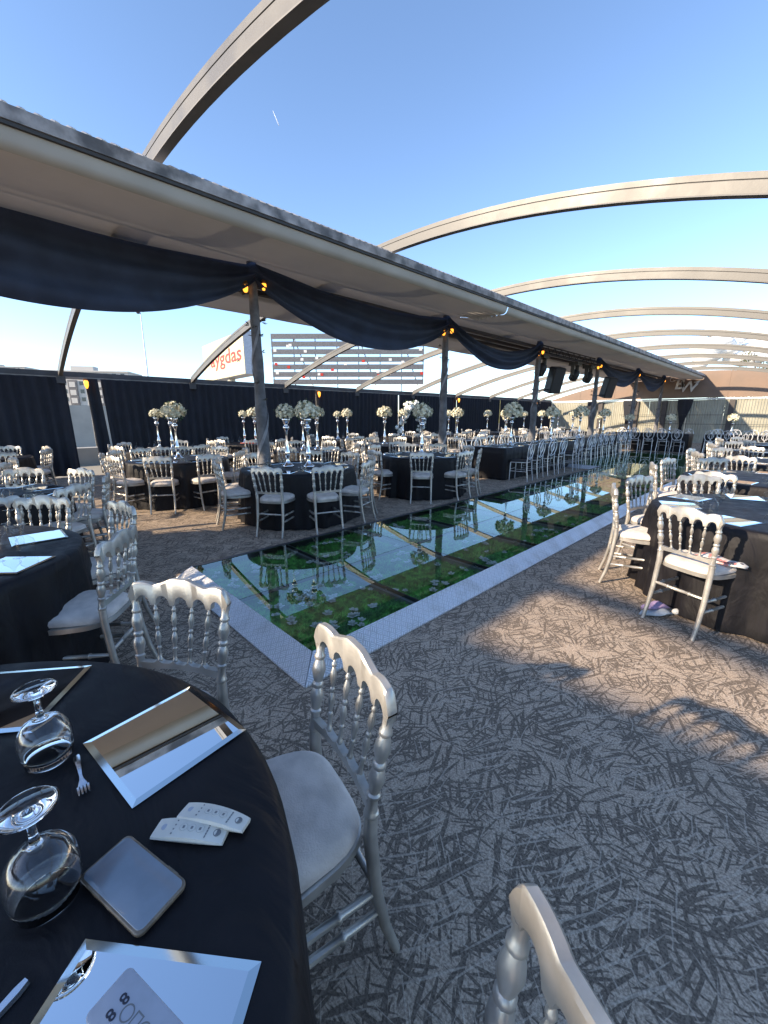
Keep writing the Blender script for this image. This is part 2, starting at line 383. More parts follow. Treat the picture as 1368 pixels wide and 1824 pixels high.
# ------------------------------------------------------------------ arched roof ribs
def zA(x):
    if x < -4.6: return 3.95 - (x + 4.6) ** 2 / 50
    if x < -0.5: return 3.95 - (x + 4.6) ** 2 / 26.5
    return 3.95 - 4.1 ** 2 / 26.5 - (x + 0.5) * 0.31
ARCH_Y = [-4.7, -1.55, 1.55, 4.62, 7.72, 10.95, 14.3, 17.6, 20.8, 24.0, 27.0]
NAMES = ['behind the near swag', 'first bare rib, crossing the top of the picture', 'second rib, curving in from the right edge', 'third rib counted from the near end', 'fourth rib counted from the near end', 'fifth rib from the near end', 'sixth rib from the near end', 'seventh rib from the near end', 'third rib before the brown end wall', 'second rib before the brown end wall', 'last rib before the brown end wall']
xs = [XF + .2 + i * (3.6 - XF - .2) / 60 for i in range(61)]
def strip(y0, y1, za, zb, x0=None, x1=None):
    mb = MB(); rings = []
    for x in xs:
        if x0 is not None and x < x0: continue
        if x1 is not None and x > x1: continue
        z = zA(x); rings.append([Vector((x, y0, z + za)), Vector((x, y1, z + za)), Vector((x, y1, z + zb)), Vector((x, y0, z + zb))])
    return mb.loft(rings)
beam_me = strip(-.036, .036, -.150, -.058).mesh('rib_beam', 'arch')
gask_me = strip(-.040, .040, -.161, -.152).mesh('rib_gasket', 'gasket')
groove_me = strip(-.030, .030, -.058, -.048).mesh('rib_groove', 'archdark')
cap_me = strip(-.036, .036, -.048, 0.0).mesh('rib_cap', 'arch')
for y, nm in zip(ARCH_Y, NAMES):
    e = empty('roof_rib', (0, y, 0), label='cream steel arched roof rib, ' + nm, cat='roof rib', group='arched ribs of the open roof')
    for n, me in (('beam', beam_me), ('gasket', gask_me), ('groove', groove_me), ('cap', cap_me)): link(n, me, e)
    # wall bracket at the left foot
    MB().box(XF - .02, XF + .22, -.09, .09, 2.28, 2.44).build('foot_plate', 'beam', e)
    MB().box(3.52, 3.66, -.09, .09, 0, 2.30).build('wall_post', 'arch', e)

# ------------------------------------------------------------------ retracted canopy on the left
can = empty('retracted_canopy', (-5.5, 0, 0), label='grey-beige folded roof canopy running above the draped posts', cat='canopy')
def canopy_sheet(prof, y0, y1, n, name, m, wob=0.0, smooth='all'):
    mb = MB(); rings = []
    for i in range(n + 1):
        y = lerp(y0, y1, i / n); rings.append([Vector((x + 5.5, y, z + (wob if k > 1 else 0) * math.sin(y * 2.03) * (0.5 + 0.5 * math.sin(k * 1.7 + y)))) for k, (x, z) in enumerate(prof)])
    mb.loft(rings, False, False)
    return mb.build(name, m, can, smooth)
edges = [YB + .2, -1.55, 1.55, 4.62, 7.72, 10.95, 14.3, 17.6, 20.8, 24.0, YE - .05]
for a, b in ((YB + .2, 7.705), (7.735, YE - .05)):
    # rolled nose of the membrane
    nose = [(-4.462, 3.64), (-4.468, 3.58), (-4.49, 3.51), (-4.515, 3.472), (-4.56, 3.455)]
    canopy_sheet(nose, a, b, 60, 'nose_roll', 'nose')
    sof = [(-4.56, 3.455), (-4.75, 3.46), (-5.0, 3.475), (-5.25, 3.50), (-5.44, 3.535), (-5.58, 3.566), (-5.60, 3.558), (-5.62, 3.575), (-5.8, 3.625), (-6.02, 3.69)]
    canopy_sheet(sof, a, b, 140, 'soffit_panel', 'soffit', 0.008)
    # bunched pleats of membrane at the rib
    for k in range(6 if b < 10 else 0):
        x = -4.62 - k * .10; MB().tube([(x + 5.5, b - .02, 3.452 - .002 * k), (x + 5.5 - .03, b - .25, 3.452), (x + 5.5 - .09, b - .6, 3.470)], [.022, .016, .004], 6).build('pleat', 'soffit', can, 'all')
for i in range(len(edges) - 1):
    a, b = edges[i] + .015, edges[i + 1] - .015
    roof = [(-4.45, 3.72), (-4.58, 3.79), (-4.70, 3.83)]
    mb = MB(); rings = []; n = int((b - a - .2) / .025)
    for j in range(n + 1):
        y = lerp(a + .09, b - .09, j / n); w = 0.012 if j % 4 < 2 else -0.012
        rings.append([Vector((x + 5.5, y, z + w)) for x, z in roof])
    mb.loft(rings, False, False); mb.build('roof_sheet', 'roofsheet', can)
MB().box(-4.52 + 5.5, -4.43 + 5.5, YB + .2, YE - .05, 3.615, 3.715).build('gutter', 'gutter', can)
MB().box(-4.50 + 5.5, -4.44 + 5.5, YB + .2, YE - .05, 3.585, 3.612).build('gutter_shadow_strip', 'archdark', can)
canopy_sheet([(-6.05, 3.72), (-6.3, 3.72), (-6.8, 3.67), (-7.4, 3.59)], YB + .2, YE - .05, 40, 'ceiling_sheet', 'soffit')
canopy_sheet([(-7.22, 3.60), (-7.25, 3.55), (-7.5, 3.535), (-7.85, 3.51), (-8.12, 3.488), (-8.2, 3.482), (-8.2, 3.56)], YB + .2, YE - .05, 60, 'outer_fold', 'soffit', 0.008)
for x, z in ((-6.45, 3.60), (-6.75, 3.575), (-7.05, 3.55)):
    MB().box(x + 5.5 - .05, x + 5.5 + .05, YB + .2, YE - .05, z, z + .07).build('purlin', 'purlin', can)

# ------------------------------------------------------------------ posts wrapped in cloth, drapes, lamps
POST_X = -6.15
POST_Y = [-1.55, 3.24, 7.95, 12.60, 17.70, 22.95, 27.9]
ORD = ['off to the left', 'nearest wrapped post, beside the second spindle-chair table', 'second wrapped post from the near end', 'third wrapped post, left end of the lighting truss', 'fourth wrapped post, right end of the lighting truss', 'fifth wrapped post from the near end', 'last wrapped post before the end wall']
def leaf_sprig(mb, p, d, n, L, rr):
    for k in range(n):
        t = Vector((rr.uniform(-1, 1), rr.uniform(-1, 1), rr.uniform(-.4, .8))).normalized() * .6 + Vector(d)
        t.normalize(); u = t.cross(Vector((rr.uniform(-1, 1), rr.uniform(-1, 1), 1))).normalized()
        q = Vector(p) + t * L * .2; l = L * rr.uniform(.7, 1.2)
        mb.add([q, q + t * l * .5 + u * l * .2, q + t * l, q + t * l * .5 - u * l * .2], [(0, 1, 2, 3)])
for i, y in enumerate(POST_Y):
    if i == 0: continue
    e = empty('wrapped_post', (POST_X, y, 0), label='grey cloth-wrapped post with leaf sprigs, ' + ORD[i], cat='post', group='wrapped posts along the canopy')
    rr = random.Random(40 + i)
    prof = [(.105, 0), (.098, .9), (.085, 2.0), (.07, 3.0), (.066, 3.70)]
    pr = []
    for k in range(38):
        z = 3.72 * k / 37; r = np.interp(z, [p[1] for p in prof], [p[0] for p in prof]); pr.append((r * (1 + .05 * math.sin(z * 9) + rr.uniform(-.03, .03)), z))
    MB().lathe(pr, 14).build('shaft', 'wrap', e, 'all')
    # spiral band of paler cloth
    mb = MB(); rings = []
    for k in range(150):
        z = .3 + 2.5 * k / 149; a = z * 4.2 + i
        r = np.interp(z, [p[1] for p in prof], [p[0] for p in prof]) * 1.07 + .006
        rings.append([Vector((r * math.cos(a), r * math.sin(a), z - .06)), Vector((r * 1.05 * math.cos(a), r * 1.05 * math.sin(a), z)), Vector((r * math.cos(a), r * math.sin(a), z + .06))])
    mb.loft(rings, False, False); mb.build('cloth_band', 'wrap2', e, 'all')
    mb = MB()
    for k in range(13):
        z = rr.uniform(1.7, 3.3); a = rr.uniform(0, 6.28); leaf_sprig(mb, (.08 * math.cos(a), .08 * math.sin(a), z), (math.cos(a), math.sin(a), .1), 6, rr.uniform(.05, .10), rr)
    mb.build('leaf_sprigs', 'leafgrey', e, kind='stuff')
    # the knot of drape at the head
    MB().blob((0.02, 0, 3.60), .11, 10, 6, (1, 1.1, 1.1)).build('drape_knot', 'navy', e, 'all')
    for s, dz in ((-1, -.02), (1, .06)):
        l = empty('amber_lamp', (POST_X + .06, y + s * .15, 3.36 + dz), label='small amber lamp on the %s of the %s' % ('left' if s < 0 else 'right', ORD[i].split(',')[0]), cat='lamp', group='amber lamps on the wrapped posts')
        MB().lathe([(.018, .10), (.032, .09), (.046, .05), (.048, .03)], 10, True).build('lamp_cap', 'lampbody', l, 'all')
        MB().lathe([(.036, .03), (.038, 0), (.034, -.04), (.02, -.06), (.003, -.064)], 10).build('bulb', 'amber', l, 'all')
        MB().tube([(-.02, 0, .10), (-.03, -s * .06, .14), (-.05, -s * .13, .13)], .008, 6).build('arm', 'lampbody', l)

def drape(i0, i1, drop, topsag, label, seed, xo=0.08, w=0.0):
    rr = random.Random(seed); y0, y1 = POST_Y[i0], POST_Y[i1]
    nu, nv = 56, 26; rings = []
    for v in range(nv + 1):
        tv = v / nv; row = []
        sag = lerp(topsag, drop, tv ** 1.15)
        for u in range(nu + 1):
            tu = u / nu; c = 4 * tu * (1 - tu); c2 = c ** 0.9 * (1 if tv < .01 else 1)
            z = 3.68 - sag * c2 - .22 * tv * (1 - c)
            amp = .085 * (0.35 + .65 * c) * (1 - .55 * tv * 0)
            x = POST_X + xo + amp * math.sin(tv * 15 + 1.5 * math.sin(tu * 3.1 + seed)) * (1 - .4 * c) + .10 * c * math.sin(math.pi * tv) + .02 * math.sin(tu * 17 + tv * 5)
            row.append(Vector((x, lerp(y0, y1, tu), z)))
        rings.append(row)
    mb = MB(); mb.loft(rings, False, False); return mb.build('fabric_swag', 'navy', None, 'all', label=label, cat='drape', group='navy swags between the posts')
drape(0, 1, .98, .13, 'large navy fabric swag hanging at the left edge before the nearest post', 1)
drape(1, 2, .93, .16, 'navy fabric swag between the nearest and second wrapped posts', 2)
drape(2, 3, .96, .45, 'navy fabric swag between the second wrapped post and the lighting truss', 3)
drape(4, 5, .95, .30, 'dark swag just past the lighting truss', 4)
drape(5, 6, .95, .30, 'farthest dark swag, next to the white monogram', 5)

# ------------------------------------------------------------------ lighting truss, moving heads, loudspeakers
tr = empty('lighting_truss', (POST_X - .1, 12.75, 3.05), label='black ladder truss carrying stage lights between two posts', cat='truss')
for z in (.38, .62): MB().tube([(0, 0, z), (0, 4.8, z)], .022, 6).build('chord', 'black', tr)
MB().tube([(-.22, 0, .5), (-.22, 4.8, .5)], .022, 6).build('chord', 'black', tr)
for k in range(18):
    y = .13 + k * .262; MB().tube([(0, y, .38 if k % 2 else .62), (0, y + .25, .62 if k % 2 else .38)], .011, 5).build('brace', 'black', tr)
HEADL = ['left of the three, behind the tilted loudspeaker', 'middle of the three', 'right of the three, close to the fourth post']
for k, y in enumerate((12.95, 15.6, 16.9)):
    e = empty('moving_head_light', (POST_X - .05, y, 2.93), label='black moving-head stage light under the truss, ' + HEADL[k], cat='stage light', group='moving-head lights on the truss')
    MB().box(-.16, .16, -.2, .2, .32, .44).build('base', 'black', e)
    for s in (-1, 1): MB().box(-.06, .06, s * .2 - .03, s * .2 + .03, -.02, .34).build('yoke_arm', 'black', e)
    mt = Matrix.Rotation(R(25), 4, 'Y')
    MB().lathe([(.08, -.2), (.15, -.16), (.16, .05), (.11, .17), (.05, .2)], 14, True, mt).build('head', 'grille', e, 'all')
    MB().lathe([(.001, -.205), (.07, -.205), (.075, -.195)], 14, False, mt).build('lens', 'win', e)
for (px, y, rz, lab) in ((.25, 13.35, R(25), 'black loudspeaker tilted down on a bracket from the third post'), (.25, 18.35, R(25), 'black loudspeaker tilted down beside the fourth post')):
    e = empty('loudspeaker', (POST_X + px, y, 2.62), label=lab, cat='loudspeaker', group='hung loudspeakers')
    mt = Matrix.Rotation(-R(28), 4, 'Z') @ Matrix.Rotation(R(16), 4, 'Y')
    MB().bevbox(0, 0, 0, .34, .42, .78, .03, mt).build('cabinet', 'black', e)
    MB().box(.172, .18, -.18, .18, -.35, .33, mt).build('grille', 'grille', e)
    MB().tube([(-.1, 0, -.28), (-.25, -.75, -.34)], .02, 6).build('bracket', 'black', e)

# ------------------------------------------------------------------ left fence with curtains
fe = empty('curtain_fence', (XF, 0, 0), label='dark steel fence frame with a top rail along the left side', cat='fence')
MB().box(-.08, .08, YB, YE, 2.46, 2.57).build('top_beam', 'beam', fe)
MB().box(-.06, .09, YB, YE, 2.40, 2.452).build('curtain_rail', 'beam2', fe)
FP = [-5.5, 2.2, 9.1, 13.4, 17.7, 22.0, 26.3]
for y in FP: MB().box(-.05, .05, y - .035, y + .035, 0, 2.40).build('fence_post', 'beam2', fe)
def curtain(y0, y1, label, taper0=0.0, taper1=0.0, per=.22):
    n = int((y1 - y0) / .028); nv = 10; rings = []; rr = random.Random(int(y0 * 10) + 99)
    ph = [0]
    for k in range(n): ph.append(ph[-1] + .028 / per * 6.283 * rr.uniform(.7, 1.3))
    for v in range(nv + 1):
        tv = v / nv; row = []
        for k in range(n + 1):
            tu = k / n; y = lerp(y0 + taper0 * tv, y1 + taper1 * tv, tu)
            row.append(Vector((XF + .16 + .045 * math.sin(ph[k]) * (.6 + .4 * tv) + .012 * math.sin(ph[k] * .37 + tv * 3), y, lerp(2.42, .035, tv))))
        rings.append(row)
    mb = MB(); mb.loft(rings, False, False)
    return mb.build('curtain', 'curtain', None, 'all', label=label, cat='curtain', group='pleated black curtains on the left fence')
curtain(-5.6, 1.62, 'pleated black curtain at the left edge, left of the gap', 0, .02)
curtain(2.02, 2.30, 'narrow black curtain strip right of the gap', .06, .10, .16)
CL = ['between the gap and the first wall lamp', 'right of the first wall lamp, behind the second wrapped post', 'behind the third wrapped post along the fence', 'far along the fence', 'next to last before the end wall', 'last along the fence at the end wall']
ys = [2.36, 9.05, 13.4, 17.7, 22.0, 26.3, YE - .1]
for k in range(6): curtain(ys[k], ys[k + 1] - .07, 'pleated black curtain ' + CL[k], .06 if k == 0 else 0)
SL = ['beside the gap in the curtains', 'above the middle flower tables', 'third along the fence', 'fourth along the fence']
for k, y in enumerate((2.02, 9.02, 17.66, 26.25)):
    e = empty('wall_lamp', (XF + .26, y, 2.22), label='small amber wall lamp on the fence, ' + SL[k], cat='lamp', group='amber wall lamps on the fence')
    MB().box(-.03, .0, -.04, .04, .05, .19).build('back_plate', 'lampbody', e)
    MB().lathe([(.035, .14), (.05, .11), (.045, .02), (.015, -.05)], 8, True, Matrix.Translation((.07, 0, 0))).build('shade', 'amber', e, 'all')

# ------------------------------------------------------------------ end wall
ew = empty('end_wall', (0, YE, 0), label='end wall with brown gable panels above cream ribbed panels', cat='wall')
gx = [-13.0, -11.0, -8.9, -6.9, -5.0, -3.35, -1.0, 1.3, 3.6]
for a, b in zip(gx[:-1], gx[1:]):
    n = 8; lo = [Vector((lerp(a + .008, b - .008, k / n), 0, 2.48)) for k in range(n + 1)]; hi = [Vector((p.x, 0, max(2.5, zA(p.x) - .03))) for p in lo]
    mb = MB(); dy = Vector((0, .05, 0))
    mb.loft([[p, q, q + dy, p + dy] for p, q in zip(lo, hi)]); mb.build('gable_panel', 'brown', ew)
    MB().box(a + .008, b - .008, .0, .04, .02, 2.36).build('ribbed_panel', 'ribbed', ew)
for x in gx[1:-1]: MB().box(x - .02, x + .02, -.012, .03, 2.48, zA(x) - .04).build('cover_strip', 'brown', ew)
MB().box(-13, 3.6, -.06, .05, 2.37, 2.46).build('white_rail', 'white', ew)
for x in (-9.6, -7.55, -6.1, -3.05, -.4): MB().box(x - .12, x + .12, -.16, -.02, 0, 2.36).build('column', 'purlin', ew)
for z in (1.05, 1.55): MB().tube([(-8.4, -.22, z), (-.6, -.22, z)], .012, 6).build('hand_rail', 'steel_dark', ew)
for x, w in ((-10.1, .6), (-7.9, .75), (-5.1, .75)):
    rings = []
    for k in range(15):
        t = k / 14; z = lerp(2.4, .62, t); ww = w * (.5 * (1 - smooth01(t * 1.05)) + .11 + (.10 * max(0, (t - .87)) / .13)); xo = -.06 * t
        rings.append([Vector((x + xo + ww * (j / 12 - .5) * 2 * .5 * 1.6, YE - .22 + .03 * math.sin(j * 2.6), z)) for j in range(13)])
    mb = MB(); mb.loft(rings, False, False); mb.build('tied_curtain', 'curtain', None, 'all', label='black curtain tied to a point on the end wall, %s' % ('left one' if x < -9 else 'middle one' if x < -7 else 'right one, under the white monogram'), cat='curtain', group='tied curtains on the end wall')
mono = empty('monogram_sign', (-5.35, YE - .09, 3.18), label='white BW monogram sign with scroll on the brown gable', cat='sign')
for ch, dx, dz in (('B', -.2, .06), ('W', .22, -.10)):
    o = link('letter', text_mesh('letter', ch, .82, 'white', .01, .15, .012), mono, (dx, 0, dz)); o.rotation_euler = (math.pi / 2, 0, 0)
sw = [(-.56 + .11 * math.cos(a), 0, .34 + .11 * math.sin(a)) for a in [R(k) for k in range(60, 330, 25)]] + [(-.42, 0, .30), (-.2, 0, .36), (.05, 0, .37)]
MB().tube(sw, .02, 6).build('scroll', 'white', mono, 'all')
sw = [(.05, 0, .37), (.32, 0, .44), (.6, 0, .42), (.44, 0, .34), (.2, 0, .32)]
MB().tube(sw, [.01, .04, .03, .03, .01], 6).build('scroll', 'white', mono, 'all')
sw = [(.48, 0, .14), (.60, 0, .16), (.66, 0, .04), (.58, 0, -.08), (.46, 0, -.06)]
MB().tube(sw, .022, 6).build('scroll', 'white', mono, 'all')
# unseen fascia on posts, added and shaped to keep sun off the foreground
bw = empty('added_sun_block', (0, YB, 0), label='brown fascia on posts added behind the viewpoint to block sun', cat='sun block')
for x in gx[::2]: MB().box(x - .06 + (.1 if x < -12 else 0), x + .06 + (.1 if x < -12 else 0), -.16, -.11, 0, min(3.25, zA(x) - .05)).build('post', 'purlin', bw)
for a, b in zip(gx[:-1], gx[1:]):
    n = 8; lo = [Vector((lerp(a + .008, b - .008, k / n), -.1, 2.9 if b > -4.9 else 2.45)) for k in range(n + 1)]; hi = [Vector((p.x, -.1, min(3.3, zA(p.x) - .03) if b < -4.9 else 3.98)) for p in lo]
    mb = MB(); dy = Vector((0, .05, 0)); mb.loft([[p, q, q + dy, p + dy] for p, q in zip(lo, hi)]); mb.build('gable_panel', 'brown', bw)
# ------------------------------------------------------------------ glass runway
GZ = .09; X0, X1, Y0 = -3.93, -1.92, 1.24
rw = empty('glass_runway', (0, 0, 0), label='raised mirror-glass runway with green turf and white blossoms beneath', cat='runway')
rows = [Y0 + 1.03 * k for k in range(12)]; YEND = rows[-1]
XM = -2.94
def pane(a, b, c, d):
    h = GZ; l = GZ - .008
    return MB().add([(a, c, l), (b, c, l), (b, d, l), (a, d, l), (a, c, h), (b, c, h), (b, d, h), (a, d, h)], [(4, 5, 6, 7), (0, 1, 5, 4), (1, 2, 6, 5), (2, 3, 7, 6), (3, 0, 4, 7)])
for k in range(11):
    for a, b in ((X0, XM), (XM, X1)):
        pane(a + .004, b - .004, rows[k] + .004, rows[k + 1] - .004).build('glass_panel', 'rglass', rw)
for x in (XM,): MB().box(x - .005, x + .005, Y0, YEND, GZ - .03, GZ - .001).build('seam', 'steel_dark', rw)
for k in range(1, 11): MB().box(X0 + .01, X1 - .01, rows[k] - .028, rows[k] + .028, .013, GZ - .034).build('joist', 'wrap2', rw)
for k in range(1, 11): MB().box(X0, X1, rows[k] - .005, rows[k] + .005, GZ - .03, GZ - .0012).build('seam', 'steel_dark', rw)
def wedge(p0, p1, q0, q1, z0, z1):   # kerb: outer edge p (low) to inner edge q (high)
    vs = [(*p0, 0.002), (*p1, 0.002), (*q1, 0.002), (*q0, 0.002), (*p0, z0), (*p1, z0), (*q1, z1), (*q0, z1)]
    return MB().add(vs, [(0, 3, 2, 1), (4, 5, 6, 7), (0, 1, 5, 4), (1, 2, 6, 5), (2, 3, 7, 6), (3, 0, 4, 7)])
KO = .165
wedge((X0 - .03, Y0 - KO), (X1 + KO, Y0 - KO), (X0 - .03, Y0), (X1, Y0), .012, GZ + .006).build('tread_kerb', 'tread', rw)
wedge((X1 + KO, Y0 - KO + .004), (X1 + KO, YEND), (X1 + .004, Y0 + .004), (X1 + .004, YEND), .012, GZ + .006).build('tread_kerb', 'tread', rw)
MB().box(X0 - .05, X0, Y0, YEND, .002, GZ + .004).build('side_trim', 'steel_dark', rw)
# wide mirror stage at the far end
ST = empty('glass_stage', (0, 0, 0), label='wide mirror-glass stage at the far end of the runway', cat='stage')
sx = [-5.0, -3.93, -2.93, -1.93, -.93]; sy = [YEND + .01 + 1.1 * k for k in range(7)]
for a, b in zip(sx[:-1], sx[1:]):
    for c, d in zip(sy[:-1], sy[1:]): pane(a + .006, b - .006, c + .006, d - .006).build('glass_panel', 'rglass', ST)
MB().box(sx[0], sx[-1], sy[0], sy[-1], .004, .02).build('turf_bed', 'turf', ST)
wedge((sx[0] - KO, sy[0]), (sx[0] - KO, sy[-1]), (sx[0], sy[0]), (sx[0], sy[-1]), .012, GZ + .006).build('tread_kerb', 'tread', ST)
wedge((sx[0] - KO, sy[0] - KO), (X0 - .06, sy[0] - KO), (sx[0], sy[0]), (X0 - .06, sy[0]), .012, GZ + .006).build('tread_kerb', 'tread', ST)
MB().box(X0, X1, Y0, YEND, .004, .012).build('turf_bed', 'turf', rw)
# turf blades: one mass
nr = np.random.default_rng(5); N = 90000
dens = nr.random(N) ** 1.7
bx = nr.uniform(X0 + .02, X1 - .02, N); by = Y0 + .02 + dens * (YEND - Y0 - .04)
cl = .5 + .5 * np.sin(bx * 7 + 3 * np.sin(by * 3)) * np.sin(by * 5)
hh = nr.uniform(.012, .055, N) * (.5 + .7 * cl); aa = nr.uniform(0, 6.283, N); ln = nr.uniform(.02, .09, N)
base = np.stack([bx, by, np.full(N, .012)], 1); dr = np.stack([np.cos(aa), np.sin(aa), np.zeros(N)], 1); pd = np.stack([-np.sin(aa), np.cos(aa), np.zeros(N)], 1)
wd = nr.uniform(.0025, .006, N)[:, None]
tip = base + dr * ln[:, None]; tip[:, 2] = .012 + np.minimum(hh, .044)
tip[:, 0] = np.clip(tip[:, 0], X0 + .01, X1 - .01); tip[:, 1] = np.clip(tip[:, 1], Y0 + .01, YEND - .01)
V = np.stack([base - pd * wd, base + pd * wd, tip], 1).reshape(-1, 3)
me = bpy.data.meshes.new('turf'); me.from_pydata(V.tolist(), [], np.arange(3 * N).reshape(-1, 3).tolist()); me.materials.append(M['grass'])
link('artificial_grass', me, rw, kind='stuff')
# blossoms under the glass
def blossom(seed, big):
    r = random.Random(seed); mb = MB()
    if big:
        for ring, (n, rad, tilt, zc) in enumerate(((5, .044, .30, .0), (5, .036, .85, .004), (3, .026, 1.2, .008))):
            for k in range(n):
                a = 6.283 * (k + .5 * ring) / n + r.uniform(-.15, .15); d = Vector((math.cos(a), math.sin(a), 0)); p = Vector((-d.y, d.x, 0)); u = Vector((0, 0, 1))
                t = d * math.cos(tilt) + u * math.sin(tilt); b = u * zc
                mb.add([b, b + t * rad * .6 + p * rad * .36, b + t * rad + p * rad * .12, b + t * rad - p * rad * .12, b + t * rad * .6 - p * rad * .36], [(0, 1, 2, 3, 4)])
    else:
        for k in range(5):
            a = 6.283 * k / 5 + r.uniform(-.25, .25); d = Vector((math.cos(a), math.sin(a), 0)); p = Vector((-d.y, d.x, 0)); t = d * .9 + Vector((0, 0, r.uniform(.1, .5)))
            mb.add([(0, 0, 0), t * .026 + p * .017, t * .044 + p * .009, t * .044 - p * .009, t * .026 - p * .017], [(0, 1, 2, 3, 4)])
    mb.blob((0, 0, .010), .012, 6, 4, (1, 1, .9))
    return mb.mesh('blossom', 'petalw', False)
bl = [blossom(k, k % 2) for k in range(6)]
for k in range(205):
    t = rnd.random() ** 1.6; y = Y0 + .12 + t * (YEND - Y0 - .3); x = lerp(X1 - .1, X0 + .1, rnd.random() ** 1.35)
    o = link('blossom', bl[k % 6], None, (x, y, .046), rnd.uniform(0, 6.28), label='white artificial blossom lying on the turf under the runway glass', cat='flower', group='blossoms under the runway glass')
    s = rnd.uniform(.7, 1.1); o.scale = (s, s, .85)
    if k % 4 == 0:   # some in pairs
        o2 = link('blossom', bl[(k + 1) % 6], None, (min(X1 - .08, x + rnd.uniform(.05, .08)), y + rnd.uniform(-.06, .06), .046), rnd.uniform(0, 6.28), label='white artificial blossom lying on the turf under the runway glass', cat='flower', group='blossoms under the runway glass'); o2.scale = (s * .9, s * .9, .5)

# ------------------------------------------------------------------ chairs
TURN = [(.52, .0185), (.525, .0225), (.533, .0225), (.538, .018), (.575, .0155), (.580, .0205), (.588, .0205), (.593, .015), (.607, .0185), (.63, .0245), (.648, .0215), (.660, .0145), (.666, .0205), (.675, .0205), (.681, .0145), (.695, .019), (.715, .0245), (.733, .0215), (.750, .0145), (.756, .0195), (.764, .0195), (.769, .0145), (.80, .015)]
TURN = [(z, r * .9) for z, r in TURN]
def post_xy(s, z):
    y = np.interp(z, [0, .12, .25, .45, .55, .80], [-.275, -.238, -.212, -.195, -.198, -.238])
    x = np.interp(z, [0, .45, .55, .80], [.178, .172, .174, .192]); return s * x, y
def back_leg(s):
    zs = [(0, .0135), (.06, .0145), (.12, .0155), (.25, .0175), (.38, .0185), (.45, .019), (.51, .0185)] + TURN
    return MB().tube([(*post_xy(s, z), z) for z, r in zs], [r for z, r in zs], 10)
SUP = [-.915, -.56, -.187, .187, .56, .915]
def rail_y(u): return -.236 - .022 * (1 - u * u)
def top_rail():
    rings = []; us = []
    for a, b in zip(SUP[:-1], SUP[1:]):
        us += [a - .03, a, a + .03] + [lerp(a + .045, b - .045, k / 8) for k in range(9)]
    us += [SUP[-1] - .03, SUP[-1], SUP[-1] + .03]; us = [-.999, -.985, -.965] + us + [.965, .985, .999]
    for u in sorted(set(us)):
        au = abs(u); zt = .870 + .020 * smooth01((.46 - au) / .34) - .006 * math.exp(-((au - .52) / .07) ** 2) + .004 * math.exp(-((au - .75) / .12) ** 2)
        if au > .86: zt -= .05 * ((au - .86) / .14) ** 2.2
        zb = .785
        for a, b in zip(SUP[:-1], SUP[1:]):
            m_, h = (a + b) / 2, (b - a) / 2 - .05
            if abs(u - m_) < h: zb = .788 + .035 * math.sqrt(max(0, 1 - ((u - m_) / h) ** 2))
        if au > .96: zb = .80 + .02 * (au - .96) / .04
        x = u * .212; y = rail_y(u); th = .0135
        rings.append([Vector((x, y - th, zb)), Vector((x, y + th, zb)), Vector((x, y + th, zt - .006)), Vector((x, y + th - .005, zt)), Vector((x, y - th + .005, zt)), Vector((x, y - th, zt - .006))])
    return MB().loft(rings)
def low_rail():
    rings = []
    for k in range(41):
        u = -.97 + 1.94 * k / 40; b = sum(math.exp(-((u - s) / .055) ** 2) for s in SUP[1:-1])
        x = u * .172; y = -.198 - .016 * (1 - u * u); zt = .568 + .013 * b - .004 * (1 - u * u); zb = .535 + .008 * (1 - u * u)
        rings.append([Vector((x, y - .011, zb)), Vector((x, y + .011, zb)), Vector((x, y + .011, zt)), Vector((x, y - .011, zt))])
    return MB().loft(rings)
def spindle(u):
    n = len(TURN); x0, y0 = u * .166, -.200 - .014 * (1 - u * u); x1, y1 = u * .212, rail_y(u)
    pts = []; rd = []
    for z, r in TURN:
        t = (z - .52) / .28; zz = lerp(.565, .80, t); pts.append((lerp(x0, x1, t), lerp(y0, y1, t), zz)); rd.append(.0048 + (r - .013) * .70)
    return MB().tube(pts, rd, 8)
def seat_outline(k, grow=0.0, n=32):
    a = 2 * math.pi * k / n; c, s_ = math.cos(a), math.sin(a); e = .5
    x = math.copysign(abs(c) ** e, c); y = math.copysign(abs(s_) ** e, s_)
    w = lerp(.172, .212, (y + 1) / 2) + grow; return (x * w, y * (.205 + grow) + .002)
def cushion():
    rings = []
    for sc, z in ((1.0, .447), (1.012, .462), (.99, .478), (.9, .492), (.7, .502), (.4, .508), (.12, .510)):
        rings.append([Vector((seat_outline(k)[0] * sc, seat_outline(k)[1] * sc, z + .005 * seat_outline(k)[1] / .2)) for k in range(32)])
    return MB().loft(rings)
def seat_frame():
    rings = []
    for g_, z in ((-.005, .418), (.006, .422), (.006, .448), (-.002, .4515)):
        rings.append([Vector((*seat_outline(k, g_), z - .012 * math.sin(max(0, min(1, (seat_outline(k)[1] + .2) / .4)) * math.pi))) for k in range(32)])
    return MB().loft(rings)
def front_leg(s):
    zs = [(0, .0115), (.2, .014), (.33, .0165), (.355, .0165), (.36, .021), (.372, .021), (.376, .015), (.39, .018), (.43, .0185)]
    return MB().tube([(s * (.168 + .012 * (1 - z / .43)), .172 + .012 * (1 - z / .43), z) for z, r in zs], [r for z, r in zs], 10)
def stretcher(a, b):
    a, b = Vector(a), Vector(b); ts = [(0, .009), (.27, .0115), (.285, .0155), (.30, .0155), (.315, .011), (.5, .0115), (.685, .011), (.70, .0155), (.715, .0155), (.73, .0115), (1, .009)]
    return MB().tube([a.lerp(b, t) for t, r in ts], [r for t, r in ts], 8)
CH = {}
